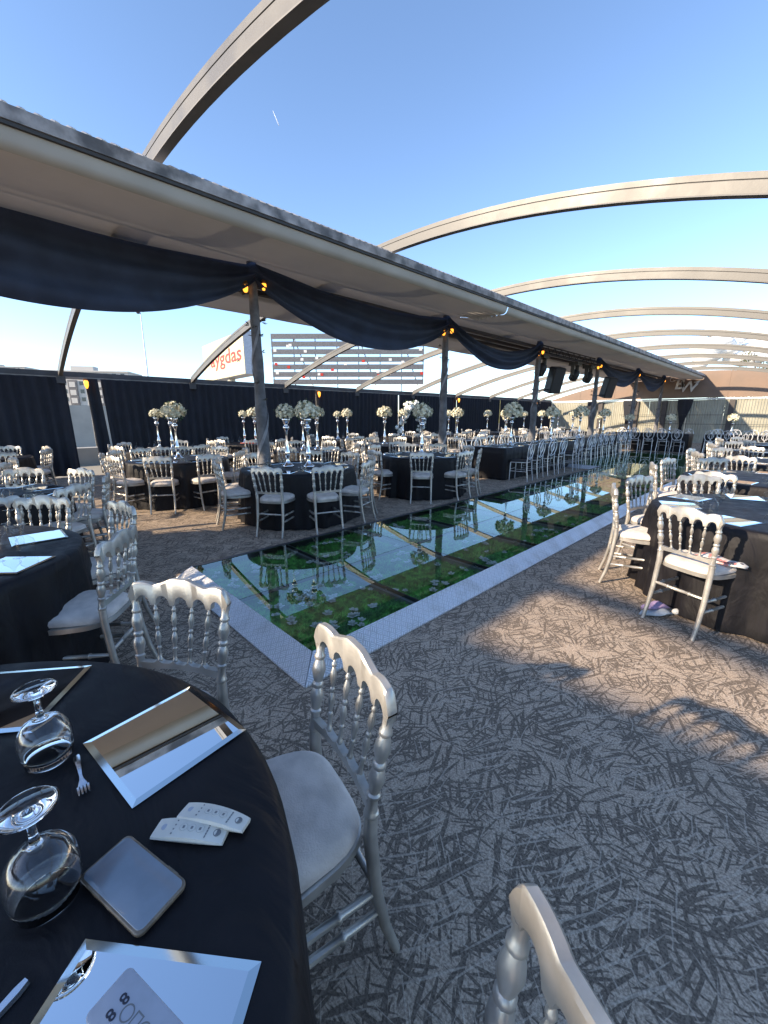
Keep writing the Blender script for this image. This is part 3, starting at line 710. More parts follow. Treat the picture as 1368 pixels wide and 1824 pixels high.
CP = [('seat_cushion', cushion(), 'velvet', 1), ('seat_frame', seat_frame(), 'silver', 1), ('top_rail', top_rail(), 'silver', 1), ('lower_rail', low_rail(), 'silver', 1)]
for s in (-1, 1): CP += [('back_leg', back_leg(s), 'silver', 1), ('front_leg', front_leg(s), 'silver', 1)]
for u in SUP[1:-1]: CP.append(('spindle', spindle(u), 'silver', 1))
for s in (-1, 1):
    for z in (.19, .265):
        bx_, by_ = post_xy(s, z); CP.append(('stretcher', stretcher((s * .173, .177, z), (bx_, by_, z)), 'silver', 1))
CP.append(('stretcher', stretcher((-.173, .177, .30), (.173, .177, .30)), 'silver', 1))
CP.append(('stretcher', stretcher((-.176, -.208, .285), (.176, -.208, .285)), 'silver', 1))
CHAIR_PARTS = [(n, mb.mesh('chair_' + n, m, True)) for n, mb, m, _ in CP]
ff = MB()
for n, mb, m, _ in CP:
    if m == 'silver': ff.add(mb.v, mb.f)
CHAIR_FAR = [('seat_cushion', CHAIR_PARTS[0][1]), ('frame', ff.mesh('chair_frame', 'silver', True))]
# hoop chair
def oval(cx, cz, a, b, y, r=.0095, n=22, tilt=.12):
    return MB().tube([(cx + a * math.cos(t), y - tilt * (cz + b * math.sin(t) - .5), cz + b * math.sin(t)) for t in [2 * math.pi * k / n for k in range(n + 1)]], r, 6, False)
HP = []
HP.append(('seat_pad', MB().loft([[Vector((seat_outline(k)[0] * sc, seat_outline(k)[1] * sc, z)) for k in range(32)] for sc, z in ((1.0, .445), (1.0, .47), (.9, .483), (.3, .488))]), 'darkseat'))
hf = MB()
for g_ in (1,):
    hf.loft([[Vector((*seat_outline(k, gg), z)) for k in range(32)] for gg, z in ((-.004, .425), (.004, .43), (.004, .444))])
HP.append(('seat_frame', hf, 'hoop'))
for s in (-1, 1):
    HP.append(('back_leg', MB().tube([(s * .18, -.25, 0), (s * .17, -.215, .25), (s * .165, -.20, .45), (s * .16, -.21, .6)], [.012, .014, .015, .010], 8), 'hoop'))
    HP.append(('front_leg', MB().tube([(s * .185, .19, 0), (s * .178, .18, .43)], [.011, .015], 8), 'hoop'))
HP.append(('outer_hoop', oval(0, .71, .205, .215, -.20), 'hoop'))
for cx in (-.075, .075): HP.append(('inner_hoop', oval(cx, .71, .115, .195, -.20), 'hoop'))
HP.append(('inner_hoop', oval(0, .71, .09, .10, -.20), 'hoop'))
HP.append(('stretcher', MB().tube([(-.18, .185, .27), (.18, .185, .27)], .009, 6), 'hoop'))
for s in (-1, 1): HP.append(('stretcher', MB().tube([(s * .18, .185, .23), (s * .172, -.218, .23)], .009, 6), 'hoop'))
hff = MB()
for n, mb, m in HP:
    if m == 'hoop': hff.add(mb.v, mb.f)
HOOP_FAR = [('seat_pad', HP[0][1].mesh('hoop_seat', 'darkseat', True)), ('frame', hff.mesh('hoop_frame', 'hoop', True))]

used_labels = {}
def uniq(label):
    """a label may be used once; a second thing of the same words gets its place in the row"""
    used_labels[label] = used_labels.get(label, 0) + 1
    return label if used_labels[label] == 1 else None
def in_view(x, y, z=.6, m=60):
    q = proj((x, y, z)); return q is not None and -m < q[0] < 1368 + m and -m < q[1] < 1824 + m + 200
def put_chair(x, y, rz, label, group, kind='spindle', near=None):
    q = proj((x, y, .5)); far = (q is not None and q[2] > 9.5) if near is None else not near
    e = empty('spindle_back_chair' if kind == 'spindle' else 'hoop_back_chair', (x, y, 0), rz, label=label, cat='chair', group=group)
    for n, me in ((CHAIR_FAR if far else CHAIR_PARTS) if kind == 'spindle' else HOOP_FAR): link(n, me, e)
    e.scale = (1, 1, 1.025); return e
SIDES = ['far', 'far-left', 'left', 'near-left', 'near', 'near-right', 'right', 'far-right']
NUMW = ['', 'first', 'second', 'third', 'fourth', 'fifth', 'sixth', 'seventh', 'eighth', 'ninth', 'tenth', 'eleventh', 'twelfth', 'thirteenth', 'fourteenth', 'fifteenth']
def ring_of_chairs(cx, cy, dist, angs, phrase, jit=4, group=None):
    # angs in degrees, measured about the table from +X
    view = math.atan2(cy, cx); items = []
    for a in angs:
        a = R(a + rnd.uniform(-jit, jit)); d = dist + rnd.uniform(-.03, .06) * (1 if jit else 0)
        x, y = cx + d * math.cos(a), cy + d * math.sin(a)
        if not in_view(x, y): continue
        k = int(round(((a - view) % (2 * math.pi)) / (math.pi / 4))) % 8
        items.append((k, proj((x, y, .6))[0], x, y, a))
    for k in range(8):
        sub = sorted([i for i in items if i[0] == k], key=lambda i: i[1])
        for j, (kk, px, x, y, a) in enumerate(sub):
            w = SIDES[k] + ' side' if '-' not in SIDES[k] else SIDES[k] + ' corner'
            if k in (1, 3, 5, 7): w = SIDES[k].replace('-', ' ') + ' side'
            pre = '' if len(sub) == 1 else NUMW[j + 1] + ' from left, '
            put_chair(x, y, a + math.pi / 2 + R(rnd.uniform(-5, 5) * (1 if jit else 0)), 'silver chair, %s%s of %s' % (pre, w, phrase), group or 'spindle-back chairs round the tables')

# ------------------------------------------------------------------ tables
def round_cloth(Rr, seed, h=.76, fold=.035):
    r = random.Random(seed); n = 120; rings = []
    am = [r.uniform(.4, 1.2) for _ in range(8)]; fr = [7, 11, 13, 16, 19, 23, 27, 31]; phs = [r.uniform(0, 6.28) for _ in range(8)]
    def w(a): return sum(am[i] * math.sin(fr[i] * a + phs[i]) for i in range(8)) / 3.2
    for rr_, z, k in ((.02, h, 0), (Rr * .5, h + .001, 0), (Rr * .93, h, 0), (Rr * .985, h - .003, 0), (Rr, h - .012, .05), (Rr + .008, h - .05, .2), (Rr + .014, h - .16, .6), (Rr + .02, h - .36, .9), (Rr + .028, .2, 1.1), (Rr + .04, .012, 1.3)):
        rings.append([Vector(((rr_ + fold * k * w(a)) * math.cos(a), (rr_ + fold * k * w(a)) * math.sin(a), z + (.002 * w(a * 1.0) * (1 if .02 < rr_ < Rr * .95 else 0)))) for a in [2 * math.pi * j / n for j in range(n)]])
    mb = MB(); mb.loft(rings, False); mb.add(rings[0], [tuple(range(n))]); return mb
CLOTHS = [round_cloth(.82, k).mesh('round_tablecloth', 'cloth', 'all') for k in range(3)]
top_me = MB().lathe([(.01, .745), (.79, .745), (.79, .72), (.01, .72)], 40).mesh('tabletop', 'steel_dark')
leg_me = MB().tube([(0, 0, 0), (0, 0, .72)], .05, 10).mesh('pedestal', 'steel_dark')
def round_table(x, y, phrase, Rr=.82, seed=0):
    e = empty('round_table', (x, y, 0), rnd.uniform(0, 6), label=phrase[0].upper() + phrase[1:] if False else phrase + ', covered to the floor in black cloth', cat='table', group='round cloth-covered tables')
    o = link('tablecloth', CLOTHS[seed % 3], e); s = Rr / .82; o.scale = (s, s, 1)
    o = link('tabletop', top_me, e); o.scale = (s, s, 1); link('pedestal', leg_me, e)
    return e
# goblets
GOB = [(.001, .168), (.034, .1685), (.0355, .1665), (.030, .1640), (.010, .160), (.0055, .152), (.005, .120), (.007, .104), (.016, .0985), (.030, .090), (.0405, .074), (.0445, .055), (.0435, .030), (.0385, .0), (.0372, .0), (.0420, .030), (.0428, .055), (.0388, .073), (.028, .088), (.012, .097), (.001, .099)]
gob_me = MB().lathe([(r, z) for r, z in GOB][::-1], 40).mesh('wine_glass', 'crystal', 'all')
gobfar_me = MB().lathe([(.001, .168), (.034, .1675), (.008, .158), (.005, .12), (.016, .0985), (.0405, .074), (.0445, .055), (.0385, .0)], 14).mesh('wine_glass_small', 'glass', 'all')
def mirror_parts(a, b, bev=.012, h=.004):
    face = MB().add([(-a / 2 + bev, -b / 2 + bev, h), (a / 2 - bev, -b / 2 + bev, h), (a / 2 - bev, b / 2 - bev, h), (-a / 2 + bev, b / 2 - bev, h)], [(0, 1, 2, 3)])
    o = [(-a / 2, -b / 2), (a / 2, -b / 2), (a / 2, b / 2), (-a / 2, b / 2)]; i_ = [(-a / 2 + bev, -b / 2 + bev), (a / 2 - bev, -b / 2 + bev), (a / 2 - bev, b / 2 - bev), (-a / 2 + bev, b / 2 - bev)]
    rim = MB().loft([[Vector((*p, 0)) for p in o], [Vector((*p, h * .4)) for p in o], [Vector((*p, h)) for p in i_]], False)
    return face, rim
_f1, _r1 = mirror_parts(.27, .26, .013); MIR = (_f1.mesh('mirror_face', 'mirror'), _r1.mesh('mirror_bevel', 'mirrorrim'))
def put_mirror(x, y, z, rz, label, group):
    e = empty('mirror_plate', (x, y, z), rz, label=label, cat='mirror plate', group=group); link('mirror_face', MIR[0], e); link('bevel', MIR[1], e); return e
def settings(cx, cy, Rr, angs, phrase, jit=6):
    for a in angs:
        a = R(a + rnd.uniform(-jit, jit)); d = Rr - .2; x, y = cx + d * math.cos(a), cy + d * math.sin(a)
        if in_view(x, y, .76, 30): put_mirror(x, y, .7635, a + rnd.uniform(-.15, .15), 'square mirror plate laid on the ' + phrase, 'mirror plates on the ' + phrase)
        for da, dd in ((.34, -.02), (.42, -.11)):
            x, y = cx + (d + dd - .02) * math.cos(a + da), cy + (d + dd - .02) * math.sin(a + da)
            if in_view(x, y, .76, 30): link('wine_glass', gobfar_me, None, (x, y, .7635), label='upturned wine glass on the ' + phrase, cat='wine glass', group='upturned glasses on the ' + phrase)

TABLES = [  # x, y, phrase, R, chair angles, settings, vases
    (-3.2, -.5, 'left-edge table behind the phone table', .85, [54, 140, 100, 5], 8, 0),
    (-5.5, -.25, 'second table along the left edge', .82, [10, 42, 75, 112, 150, 190], 8, 0),
    (-8.0, -.9, 'third table along the left edge', .82, [20, 60, 100, 140, 180, 220], 6, 0),
    (-10.6, -.2, 'curtain table at the left edge', .82, [15, 60, 105, 150, 195, 330], 4, 0),
    (-7.85, 2.45, 'one-vase table left of nearest post', .84, [292, 326, 257, 228, 198, 5, 40, 80, 120, 160], 9, 1),
    (-10.2, 2.95, 'two-vase table beside the curtain gap', .82, [290, 335, 250, 210, 20, 60, 100, 150], 6, 2),
    (-5.3, 3.35, 'round table before the nearest post', .84, [308, 345, 262, 232, 22, 60, 100, 140, 190], 9, 2),
    (-5.3, 6.2, 'round table before the second post', .84, [310, 262, 356, 225, 30, 70, 110, 150, 190], 9, 1),
    (-7.85, 5.3, 'round table behind the nearest post', .82, [300, 345, 250, 205, 30, 75, 120, 165], 7, 2),
    (-7.95, 7.75, 'round table between first two posts', .82, [290, 335, 245, 200, 20, 65, 110, 155], 7, 1),
    (-7.85, 10.9, 'round table left of third post', .82, [300, 345, 255, 210, 30, 75, 120, 165], 6, 1),
    (-7.85, 13.9, 'round table behind the third post', .82, [300, 345, 255, 210, 30, 75, 120, 165], 6, 1),
    (-11.0, 5.4, 'curtain-side table left of nearest post', .82, [290, 335, 245, 200, 20, 65], 6, 2),
    (-10.7, 8.5, 'curtain-side table by first wall lamp', .82, [300, 345, 255, 210, 30, 75, 120], 6, 2),
    (-10.6, 11.3, 'curtain-side table behind second post', .82, [295, 340, 250, 205, 25, 70, 115], 6, 1),
    (-10.6, 14.1, 'curtain-side table right of second post', .82, [300, 345, 255, 210, 30, 75], 6, 1),
    (-10.6, 17.1, 'far curtain table before third post', .82, [300, 345, 255, 210, 30, 75], 5, 1),
    (-10.4, 20.3, 'far curtain table behind third post', .82, [300, 345, 255, 210, 30], 5, 1),
    (-8.2, 17.6, 'far round table below the loudspeaker', .82, [300, 345, 255, 210, 30, 75], 5, 1),
    (-8.2, 21.0, 'far round table left of fourth post', .82, [300, 345, 255, 210, 30], 5, 1),
    (-10.2, 24.0, 'farthest round table by the curtains', .82, [300, 345, 255, 210], 4, 1),
    (-.06, 4.46, 'nearest right-edge table', .85, [249, 199, 160, 215 - 90 + 0], 8, 0),
    (-.25, 6.85, 'second table along the right edge', .85, [249, 205, 160, 125], 7, 0),
    (-.3, 9.5, 'third table along the right edge', .85, [250, 212, 175, 135, 290], 7, 0),
    (-.4, 12.3, 'fourth table along the right edge', .85, [250, 212, 175, 135, 290], 6, 1),
    (-.6, 15.2, 'last round table along the right edge', .85, [250, 212, 175, 135, 290], 5, 0),
]

# flower centrepieces
def rose_ball(seed, r=.185, n=46):
    rr = random.Random(seed); pet = MB(); lf = MB(); g_ = math.pi * (3 - math.sqrt(5))
    for k in range(n):
        z = 1 - 1.55 * (k + .5) / n; q = math.sqrt(max(0, 1 - z * z)); a = g_ * k + rr.uniform(-.2, .2)
        d = Vector((q * math.cos(a), q * math.sin(a), z)); c = d * r * rr.uniform(.86, 1.06); s = r * rr.uniform(.20, .29)
        u = d.cross(Vector((.3, .2, .9))).normalized(); v = d.cross(u)
        pet.blob(c - d * s * .2, s * .62, 6, 4)
        for ring, (m_, ra, lift) in enumerate(((6, 1.0, .05), (5, .75, .4))):
            for j in range(m_):
                b = 6.283 * (j + .5 * ring) / m_ + rr.uniform(-.2, .2); t = u * math.cos(b) + v * math.sin(b); p = d.cross(t)
                t2 = t * math.cos(lift) + d * math.sin(lift); c0 = c + d * s * (.05 + .25 * ring)
                pet.add([c0 + t * s * .15, c0 + t2 * s * .6 * ra + p * s * .5 * ra, c0 + t2 * s * ra + p * s * .2 + d * s * .1, c0 + t2 * s * ra - p * s * .2 + d * s * .1, c0 + t2 * s * .6 * ra - p * s * .5 * ra], [(0, 1, 2, 3, 4)])
    for k in range(70):
        d = Vector((rr.gauss(0, 1), rr.gauss(0, 1), rr.gauss(0, 1) * .9)).normalized(); u = d.cross(Vector((rr.random(), rr.random(), rr.random()))).normalized()
        c = d * r * rr.uniform(.75, 1.0); L = r * rr.uniform(.22, .38); t = (d + u * rr.uniform(-.6, .6)).normalized(); w_ = t.cross(u) * L * .3
        lf.add([c, c + t * L * .5 + w_, c + t * L, c + t * L * .5 - w_], [(0, 1, 2, 3)])
    for k in range(7):
        d = Vector((rr.gauss(0, 1), rr.gauss(0, 1), abs(rr.gauss(.3, .7)))).normalized(); c = d * r
        lf.tube([c * .8, c * 1.25], .0025, 4); leaf_sprig(lf, c * 1.22, d, 4, r * .2, rr)
    return pet.mesh('roses', 'petal', False), lf.mesh('foliage', 'leaf')
BALLS = [rose_ball(k) for k in range(4)]
VASE = [(.001, 0), (.085, 0), (.088, .012), (.062, .03), (.036, .06), (.024, .10), (.03, .15), (.043, .19), (.036, .23), (.021, .30), (.016, .38), (.015, .46), (.02, .52), (.036, .555), (.05, .575), (.042, .60), (.024, .615), (.034, .635), (.056, .68), (.066, .72), (.06, .72), (.001, .70)]
vase_me = MB().lathe(VASE, 20).mesh('vase', 'chrome', 'all')
def centrepiece(x, y, label, k, s=1.0, h=1.0, z=.764):
    e = empty('flower_centrepiece', (x, y, z), rnd.uniform(0, 6), label=label, cat='centrepiece', group='white rose centrepieces')
    o = link('vase', vase_me, e); o.scale = (1, 1, h)
    for n, me in zip(('roses', 'foliage'), BALLS[k % 4]):
        o = link(n, me, e, (0, 0, .72 * h + .12 * s)); o.scale = (s * 1.08, s * 1.08, s * .92)
kc = 0
for (x, y, ph, Rr, angs, ns, nv) in TABLES:
    round_table(x, y, ph, Rr, kc)
    ring_of_chairs(x, y, Rr + .06, angs, ph, 0 if ph.startswith(('nearest right-edge', 'left-edge')) else 3)
    if ns: settings(x, y, Rr, [angs[0] + 360 / ns * j for j in range(ns)] if ns else [], ph)
    for j in range(nv):
        dx = (-.14, .12)[j] if nv == 2 else 0; dy = (-.10, .10)[j] if nv == 2 else 0
        centrepiece(x + dx, y + dy, 'rose ball on silver vase%s, %s' % ('' if nv == 1 else (', left of two', ', right of two')[j], ph), kc + j,   .78 + .12 * rnd.random() if nv == 1 else (.56, .76)[j] + .08 * rnd.random())
    kc += 1
# small low arrangements on plinth vases farther back
for k, (px, py, Y) in enumerate(((903, 745, 16.0), (983, 741, 22.5), (1023, 741, 26.0), (1070, 738, 26.5))):
    p = on_y(px, py, Y); centrepiece(p.x, Y, 'small cream flower ball at the back, %s of four' % ('first', 'second', 'third', 'fourth')[k], k, .8, .8)

# long rectangular tables with hoop chairs
def rect_table(x0, x1, y0, y1, label):
    cx, cy = (x0 + x1) / 2, (y0 + y1) / 2; e = empty('long_table', (cx, cy, 0), label=label, cat='table', group='long cloth-covered tables')
    hx, hy = (x1 - x0) / 2, (y1 - y0) / 2; per = []
    n1, n2 = max(6, int(2 * hx / .06)), max(6, int(2 * hy / .06))
    for k in range(n1): per.append((lerp(-hx, hx, k / n1), -hy, 0, -1))
    for k in range(n2): per.append((hx, lerp(-hy, hy, k / n2), 1, 0))
    for k in range(n1): per.append((lerp(hx, -hx, k / n1), hy, 0, 1))
    for k in range(n2): per.append((-hx, lerp(hy, -hy, k / n2), -1, 0))
    rings = []
    for z, g_, w_ in ((.76, -.01, 0), (.752, .0, 0), (.6, .008, .4), (.3, .014, .8), (.012, .02, 1)):
        rings.append([Vector((x + nx * (g_ + .014 * w_ * math.sin(k * 1.9)), y + ny * (g_ + .014 * w_ * math.sin(k * 1.9)), z)) for k, (x, y, nx, ny) in enumerate(per)])
    mb = MB(); mb.loft(rings, False); mb.add(rings[0], [tuple(range(len(per)))]); mb.build('tablecloth', 'cloth', e, 'all')
    return e
def row_of_hoops(pts, rz, phrase):
    pts = [p for p in pts if in_view(*p)]; pts.sort(key=lambda p: proj((*p, .5))[0])
    for k, (x, y) in enumerate(pts):
        put_chair(x + rnd.uniform(-.04, .04), y + rnd.uniform(-.03, .03), rz + R(rnd.uniform(-8, 8)), 'grey hoop-back chair, %s from left, %s' % (NUMW[k + 1], phrase), 'hoop-back chairs at the long tables', 'hoop')
def table_glasses(x0, x1, y0, y1, n, phrase):
    for k in range(n):
        x, y = rnd.uniform(x0 + .1, x1 - .1), lerp(y0 + .15, y1 - .15, (k + .5) / n)
        link('wine_glass', gobfar_me, None, (x, y, .7625), label='upturned wine glass on the ' + phrase, cat='wine glass', group='glasses on the ' + phrase)
LT = [(-5.9, -4.9, 8.75, 13.3, 'nearer long table'), (-6.0, -5.3, 14.0, 18.6, 'farther long table')]
for x0, x1, y0, y1, ph in LT:
    rect_table(x0, x1, y0, y1, ph + ', covered to the floor in black cloth')
    ny = 7
    row_of_hoops([(x1 + .22, lerp(y0 + .35, y1 - .3, k / (ny - 1))) for k in range(ny)], R(90), 'runway side of the ' + ph)
    row_of_hoops([(x0 - .22, lerp(y0 + .35, y1 - .3, k / (ny - 1))) for k in range(ny)], R(-90), 'curtain side of the ' + ph)
    table_glasses(x0, x1, y0, y1, 26, ph)
    for k in range(7):
        y = lerp(y0 + .35, y1 - .3, k / 6)
        for x in (x0 + .2, x1 - .2): put_mirror(x, y, .7625, rnd.uniform(-.1, .1), 'square mirror plate laid on the ' + ph, 'mirror plates on the ' + ph)
    centrepiece((x0 + x1) / 2, lerp(y0, y1, .25), 'rose ball on silver vase, near end of the ' + ph, 2, 1.15)
    centrepiece((x0 + x1) / 2, lerp(y0, y1, .78), 'rose ball on silver vase, far end of the ' + ph, 3, .95)
rect_table(-6.6, -3.4, 20.9, 21.9, 'head table across the far end of the stage, covered to the floor in black cloth')
row_of_hoops([(-6.3 + .52 * k, 20.7) for k in range(6)], 0.0, 'in front of the head table')
row_of_hoops([(-6.3 + .52 * k, 22.15) for k in range(6)], math.pi, 'behind the head table')
rect_table(-2.9, .2, 20.9, 21.9, 'second head table right of the stage, covered to the floor in black cloth')
row_of_hoops([(-2.6 + .52 * k, 20.7) for k in range(5)], 0.0, 'in front of the second head table')
row_of_hoops([(-2.6 + .52 * k, 22.15) for k in range(5)], math.pi, 'behind the second head table')
for x0, x1, ph in ((-6.6, -3.4, 'head table'), (-2.9, .2, 'second head table')):
    for k in range(16): link('wine_glass', gobfar_me, None, (lerp(x0 + .1, x1 - .1, (k + .5) / 16), 21.2 + .3 * (k % 2), .7625), label='upturned wine glass on the ' + ph, cat='wine glass', group='glasses on the ' + ph)
    for k in range(2): centrepiece(lerp(x0, x1, .25 + .5 * k), 21.4, 'cream flower ball on a silver vase, %s end of the %s' % (('left', 'right')[k], ph), k, .9, .75)
# floral wedding arch by the curtains
fa = empty('floral_arch', (-12.2, 13.6, 0), label='white floral arch standing against the curtains behind the second post', cat='floral arch')
mbp = MB(); mbl = MB(); rr = random.Random(3)
for k in range(260):
    t = rr.random(); a = math.pi * t
    c = Vector((rr.gauss(0, .09), -.62 * math.cos(a) + rr.gauss(0, .08), .95 + 1.05 * math.sin(a) + rr.gauss(0, .08))) if rr.random() < .7 else Vector((rr.gauss(0, .08), .62 * rr.choice((-1, 1)) + rr.gauss(0, .07), rr.uniform(.1, .95)))
    mbp.blob(c, rr.uniform(.05, .09), 6, 4)
    leaf_sprig(mbl, c, (0, 0, .2), 3, .13, rr)
mbp.build('blossoms', 'petalw', fa); mbl.build('foliage', 'leaf', fa)
MB().tube([(0, -.62 * math.cos(a), .95 + 1.05 * math.sin(a)) for a in [math.pi * k / 16 for k in range(17)]], .03, 6).build('hoop', 'steel_dark', fa)
for s in (-1, 1): MB().tube([(0, s * .62, 0), (0, s * .62, .95)], .03, 6).build('foot', 'steel_dark', fa)

# ------------------------------------------------------------------ the phone table in the foreground
TX, TY, TRr = -.89, -.55, .905
tn = empty('round_table', (TX, TY, 0), 0, label='foreground round table holding the phone and remotes, covered in black cloth', cat='table', group='round cloth-covered tables')
round_cloth(TRr, 77, .76, .03).build('tablecloth', 'cloth', tn, 'all')
link('tabletop', top_me, tn).scale = (1.1, 1.1, 1); link('pedestal', leg_me, tn)
def tn_chair(mid, norm_deg, lab):
    # mid: middle of the top rail; norm_deg: direction from table to chair
    a = R(norm_deg); x, y = mid[0] - .25 * math.cos(a), mid[1] - .25 * math.sin(a)
    put_chair(x, y, a + math.pi / 2, lab, 'spindle-back chairs round the tables', near=True)
tn_chair((-1.57, .44), 125, 'silver spindle-back chair behind the phone table, its top rail in warm sun')
tn_chair((-.77, .632), 79, 'silver spindle-back chair at the phone table with grey velvet seat fully in view')
tn_chair((-.012, .325), 50, 'silver spindle-back chair cut off by the bottom edge, only its back showing')
ZT = .7625
def quad_mirror(c, rz, lab): return put_mirror(c[0], c[1], ZT, rz, lab, 'mirror plates on the phone table')
quad_mirror((-.96, .198), math.atan2(.04, .26), 'square mirror plate beside the fork, in the middle of the phone table')
quad_mirror((-.435, -.025), math.atan2(.17, .20), 'square mirror plate under the grey keypad device at the bottom edge')
quad_mirror((-1.40, -.06), math.atan2(-.17, .23), 'square mirror plate at the left edge of the phone table')
for p, lab in (((-1.079, -.012), 'upturned wine glass on the phone table, the farther one near the fork'), ((-.732, -.046), 'upturned wine glass on the phone table, the nearer one beside the phone')):
    o = link('wine_glass', gob_me, None, (p[0], p[1], ZT), 0, label=lab, cat='wine glass', group='glasses on the phone table'); o.scale = (1.13, 1.13, 1.06)
def rslab(L, Wd, z0, z1, r, bev=.002, taper=0.0, bulge=0.0, n=6):
    def outline(g_):
        pts = []
        for cx, cy, a0 in ((L / 2 - r, Wd / 2 - r, 0), (-L / 2 + r, Wd / 2 - r, 90), (-L / 2 + r, -Wd / 2 + r, 180), (L / 2 - r, -Wd / 2 + r, 270)):
            for k in range(n + 1):
                a = R(a0 + 90 * k / n); pts.append([cx + (r - g_) * math.cos(a), cy + (r - g_) * math.sin(a)])
        return pts
    rings = []
    for z, g_ in ((z0, bev), (lerp(z0, z1, .35), 0), (z1 - bev, 0), (z1 - bev * .3, bev * .35), (z1, bev)):
        rings.append([Vector((x, y * (1 - taper * (x / L + .5)), z)) for x, y in outline(g_)])
    return MB().loft(rings)
# phone
ph = empty('smartphone', (-.655, .057, ZT), math.atan2(.05, .16), label='smartphone face up in a brown-edged case on the black tablecloth', cat='phone')
rslab(.168, .084, .0005, .0105, .012, .002).build('case', 'case', ph, True)
rslab(.160, .076, .0100, .0112, .010, .0006).build('screen', 'screen', ph, True)
MB().tube([(.03, .0425, .006), (.055, .0425, .006)], .0016, 6).build('side_button', 'case', ph)
# remotes
def remote(c, rz, tilt, lab, flip):
    e = empty('remote_control', c, rz, label=lab, cat='remote control', group='ivory remote controls on the phone table'); e.rotation_euler = (tilt, 0, rz)
    rings = []
    for t in [k / 16 for k in range(17)]:
        x = lerp(-.068, .068, t); w = .0215 * (1 - .15 * t) * (1 - .12 * (2 * t - 1) ** 4); hgt = .0055 + .011 * math.sin(math.pi * (t * .86 + .07)); zz = .0
        rings.append([Vector((x, y, z)) for y, z in ((-w * .8, 0), (-w, hgt * .55), (-w * .9, hgt * .9), (-w * .5, hgt), (w * .5, hgt), (w * .9, hgt * .9), (w, hgt * .55), (w * .8, 0))])
    MB().loft(rings).build('body', 'cream_plastic', e, 'smooth')
    def hz(x): t = (x + .068) / .136; return .0055 + .011 * math.sin(math.pi * (t * .86 + .07)) - .0002
    for x in (-.012, .004, .020):
        b = MB().lathe([(.0078, .0), (.0078, .0007), (.0066, .0009), (.001, .0009)], 16, False, Matrix.Translation((x, 0, hz(x)))).build('button', 'cream_plastic', e)
        MB().lathe([(.0078, .0004), (.0068, .0010)], 16, False, Matrix.Translation((x, 0, hz(x)))).build('button_ring', 'greyprint', b)
        MB().box(-.002, .002, -.0025, .0025, .0010, .0013, Matrix.Translation((x, 0, hz(x)))).build('button_mark', 'greyprint', b)
    for k in range(4): MB().lathe([(.0016, .0), (.0014, .0007), (.0001, .0008)], 8, False, Matrix.Translation((-.030, -.012 + .008 * k, hz(-.03)))).build('indicator', 'greyprint', e)
    MB().lathe([(.0060, .0), (.0055, .0006), (.0001, .0007)], 14, False, Matrix.Translation((-.050, 0, hz(-.05)))).build('logo_disc', 'devgrey', e)
    MB().lathe([(.0072, .0), (.0066, .0012), (.0056, .0012), (.0052, .0002), (.0001, .0001)], 14, False, Matrix.Translation((.052, 0, hz(.052) + .0003))).build('key_hole', 'greyprint', e)
    for k in range(5): MB().box(-.0012, .0012, -.0022, .0018, .0004, .0007, Matrix.Translation((.034, -.011 + .0052 * k, hz(.034)))).build('printed_mark', 'greyprint', e)
remote((-.674, .155, ZT), math.atan2(.096, .115), 0, 'ivory remote control lying flat, the front one nearer the phone', 0)
remote((-.668, .196, ZT + .004), math.atan2(.080, .122), R(-9), 'ivory remote control behind the other one, towards the middle mirror', 1)
# grey keypad device on the near mirror
dv = empty('keypad_device', (-.451, .020, ZT + .0045), R(17) , label='grey keypad device printed with 88 on the mirror at the bottom edge', cat='keypad device')
rslab(.15, .058, 0, .014, .008, .0016).build('body', 'devgrey', dv, True)
def dtext(body, x, y, size):
    o = link('digit', text_mesh('digit', body, size, 'darkprint', .0002, 0, .0003), dv, (x, y, .0143), -math.pi / 2); return o
for y in (-.011, .006): dtext('8', -.047, y, .019)
def icon(x, rnd_, y=.0):
    if rnd_: o = MB().lathe([(.0088, .0), (.0088, .0006), (.0072, .0006), (.0072, 0)], 20, False, Matrix.Translation((x, y, .0138)))
    else:
        o = MB()
        for a, b, c, d in ((-.006, .006, -.009, -.0075), (-.006, .006, .0075, .009), (-.006, -.0045, -.0075, .0075), (.0045, .006, -.0075, .0075)): o.box(x + a, x + b, y + c, y + d, .0138, .0144)
    o.build('key_outline', 'greyprint', dv)
icon(-.030, 1); icon(-.0135, 0); icon(.003, 1); icon(.021, 0); icon(.038, 1)
# fork and knife
fk = empty('dessert_fork', (-.965, .030, ZT), math.atan2(-.004, .14), label='small silver dessert fork beside the middle mirror plate', cat='fork')
rings = []
for t in [k / 12 for k in range(13)]:
    x = lerp(-.075, .03, t); w = np.interp(t, [0, .1, .5, .8, .9, 1], [.006, .0075, .0045, .003, .007, .0105]); z = .002 + .006 * math.sin(math.pi * t)
    rings.append([Vector((x, -w, z)), Vector((x, w, z)), Vector((x, w * .8, z + .0018)), Vector((x, -w * .8, z + .0018))])
MB().loft(rings).build('handle', 'cutlery', fk, True)
for k in range(4):
    y = -.0085 + .0057 * k; MB().loft([[Vector((x, y - w, z)), Vector((x, y + w, z)), Vector((x, y + w, z + .0014)), Vector((x, y - w, z + .0014))] for x, w, z in ((.029, .0021, .002), (.045, .0017, .0012), (.056, .0008, .003))]).build('tine', 'cutlery', fk, True)
kn = empty('knife', (-.594, -.135, ZT), math.atan2(-.105 + .078, -.59 + .603) + math.pi, label='silver knife handle at the bottom left corner of the table', cat='knife')
MB().loft([[Vector((x, -w, .001)), Vector((x, w, .001)), Vector((x, w * .7, .007)), Vector((x, -w * .7, .007))] for x, w in ((-.08, .004), (-.02, .005), (.05, .0075), (.062, .005))]).build('handle', 'cutlery', kn, True)
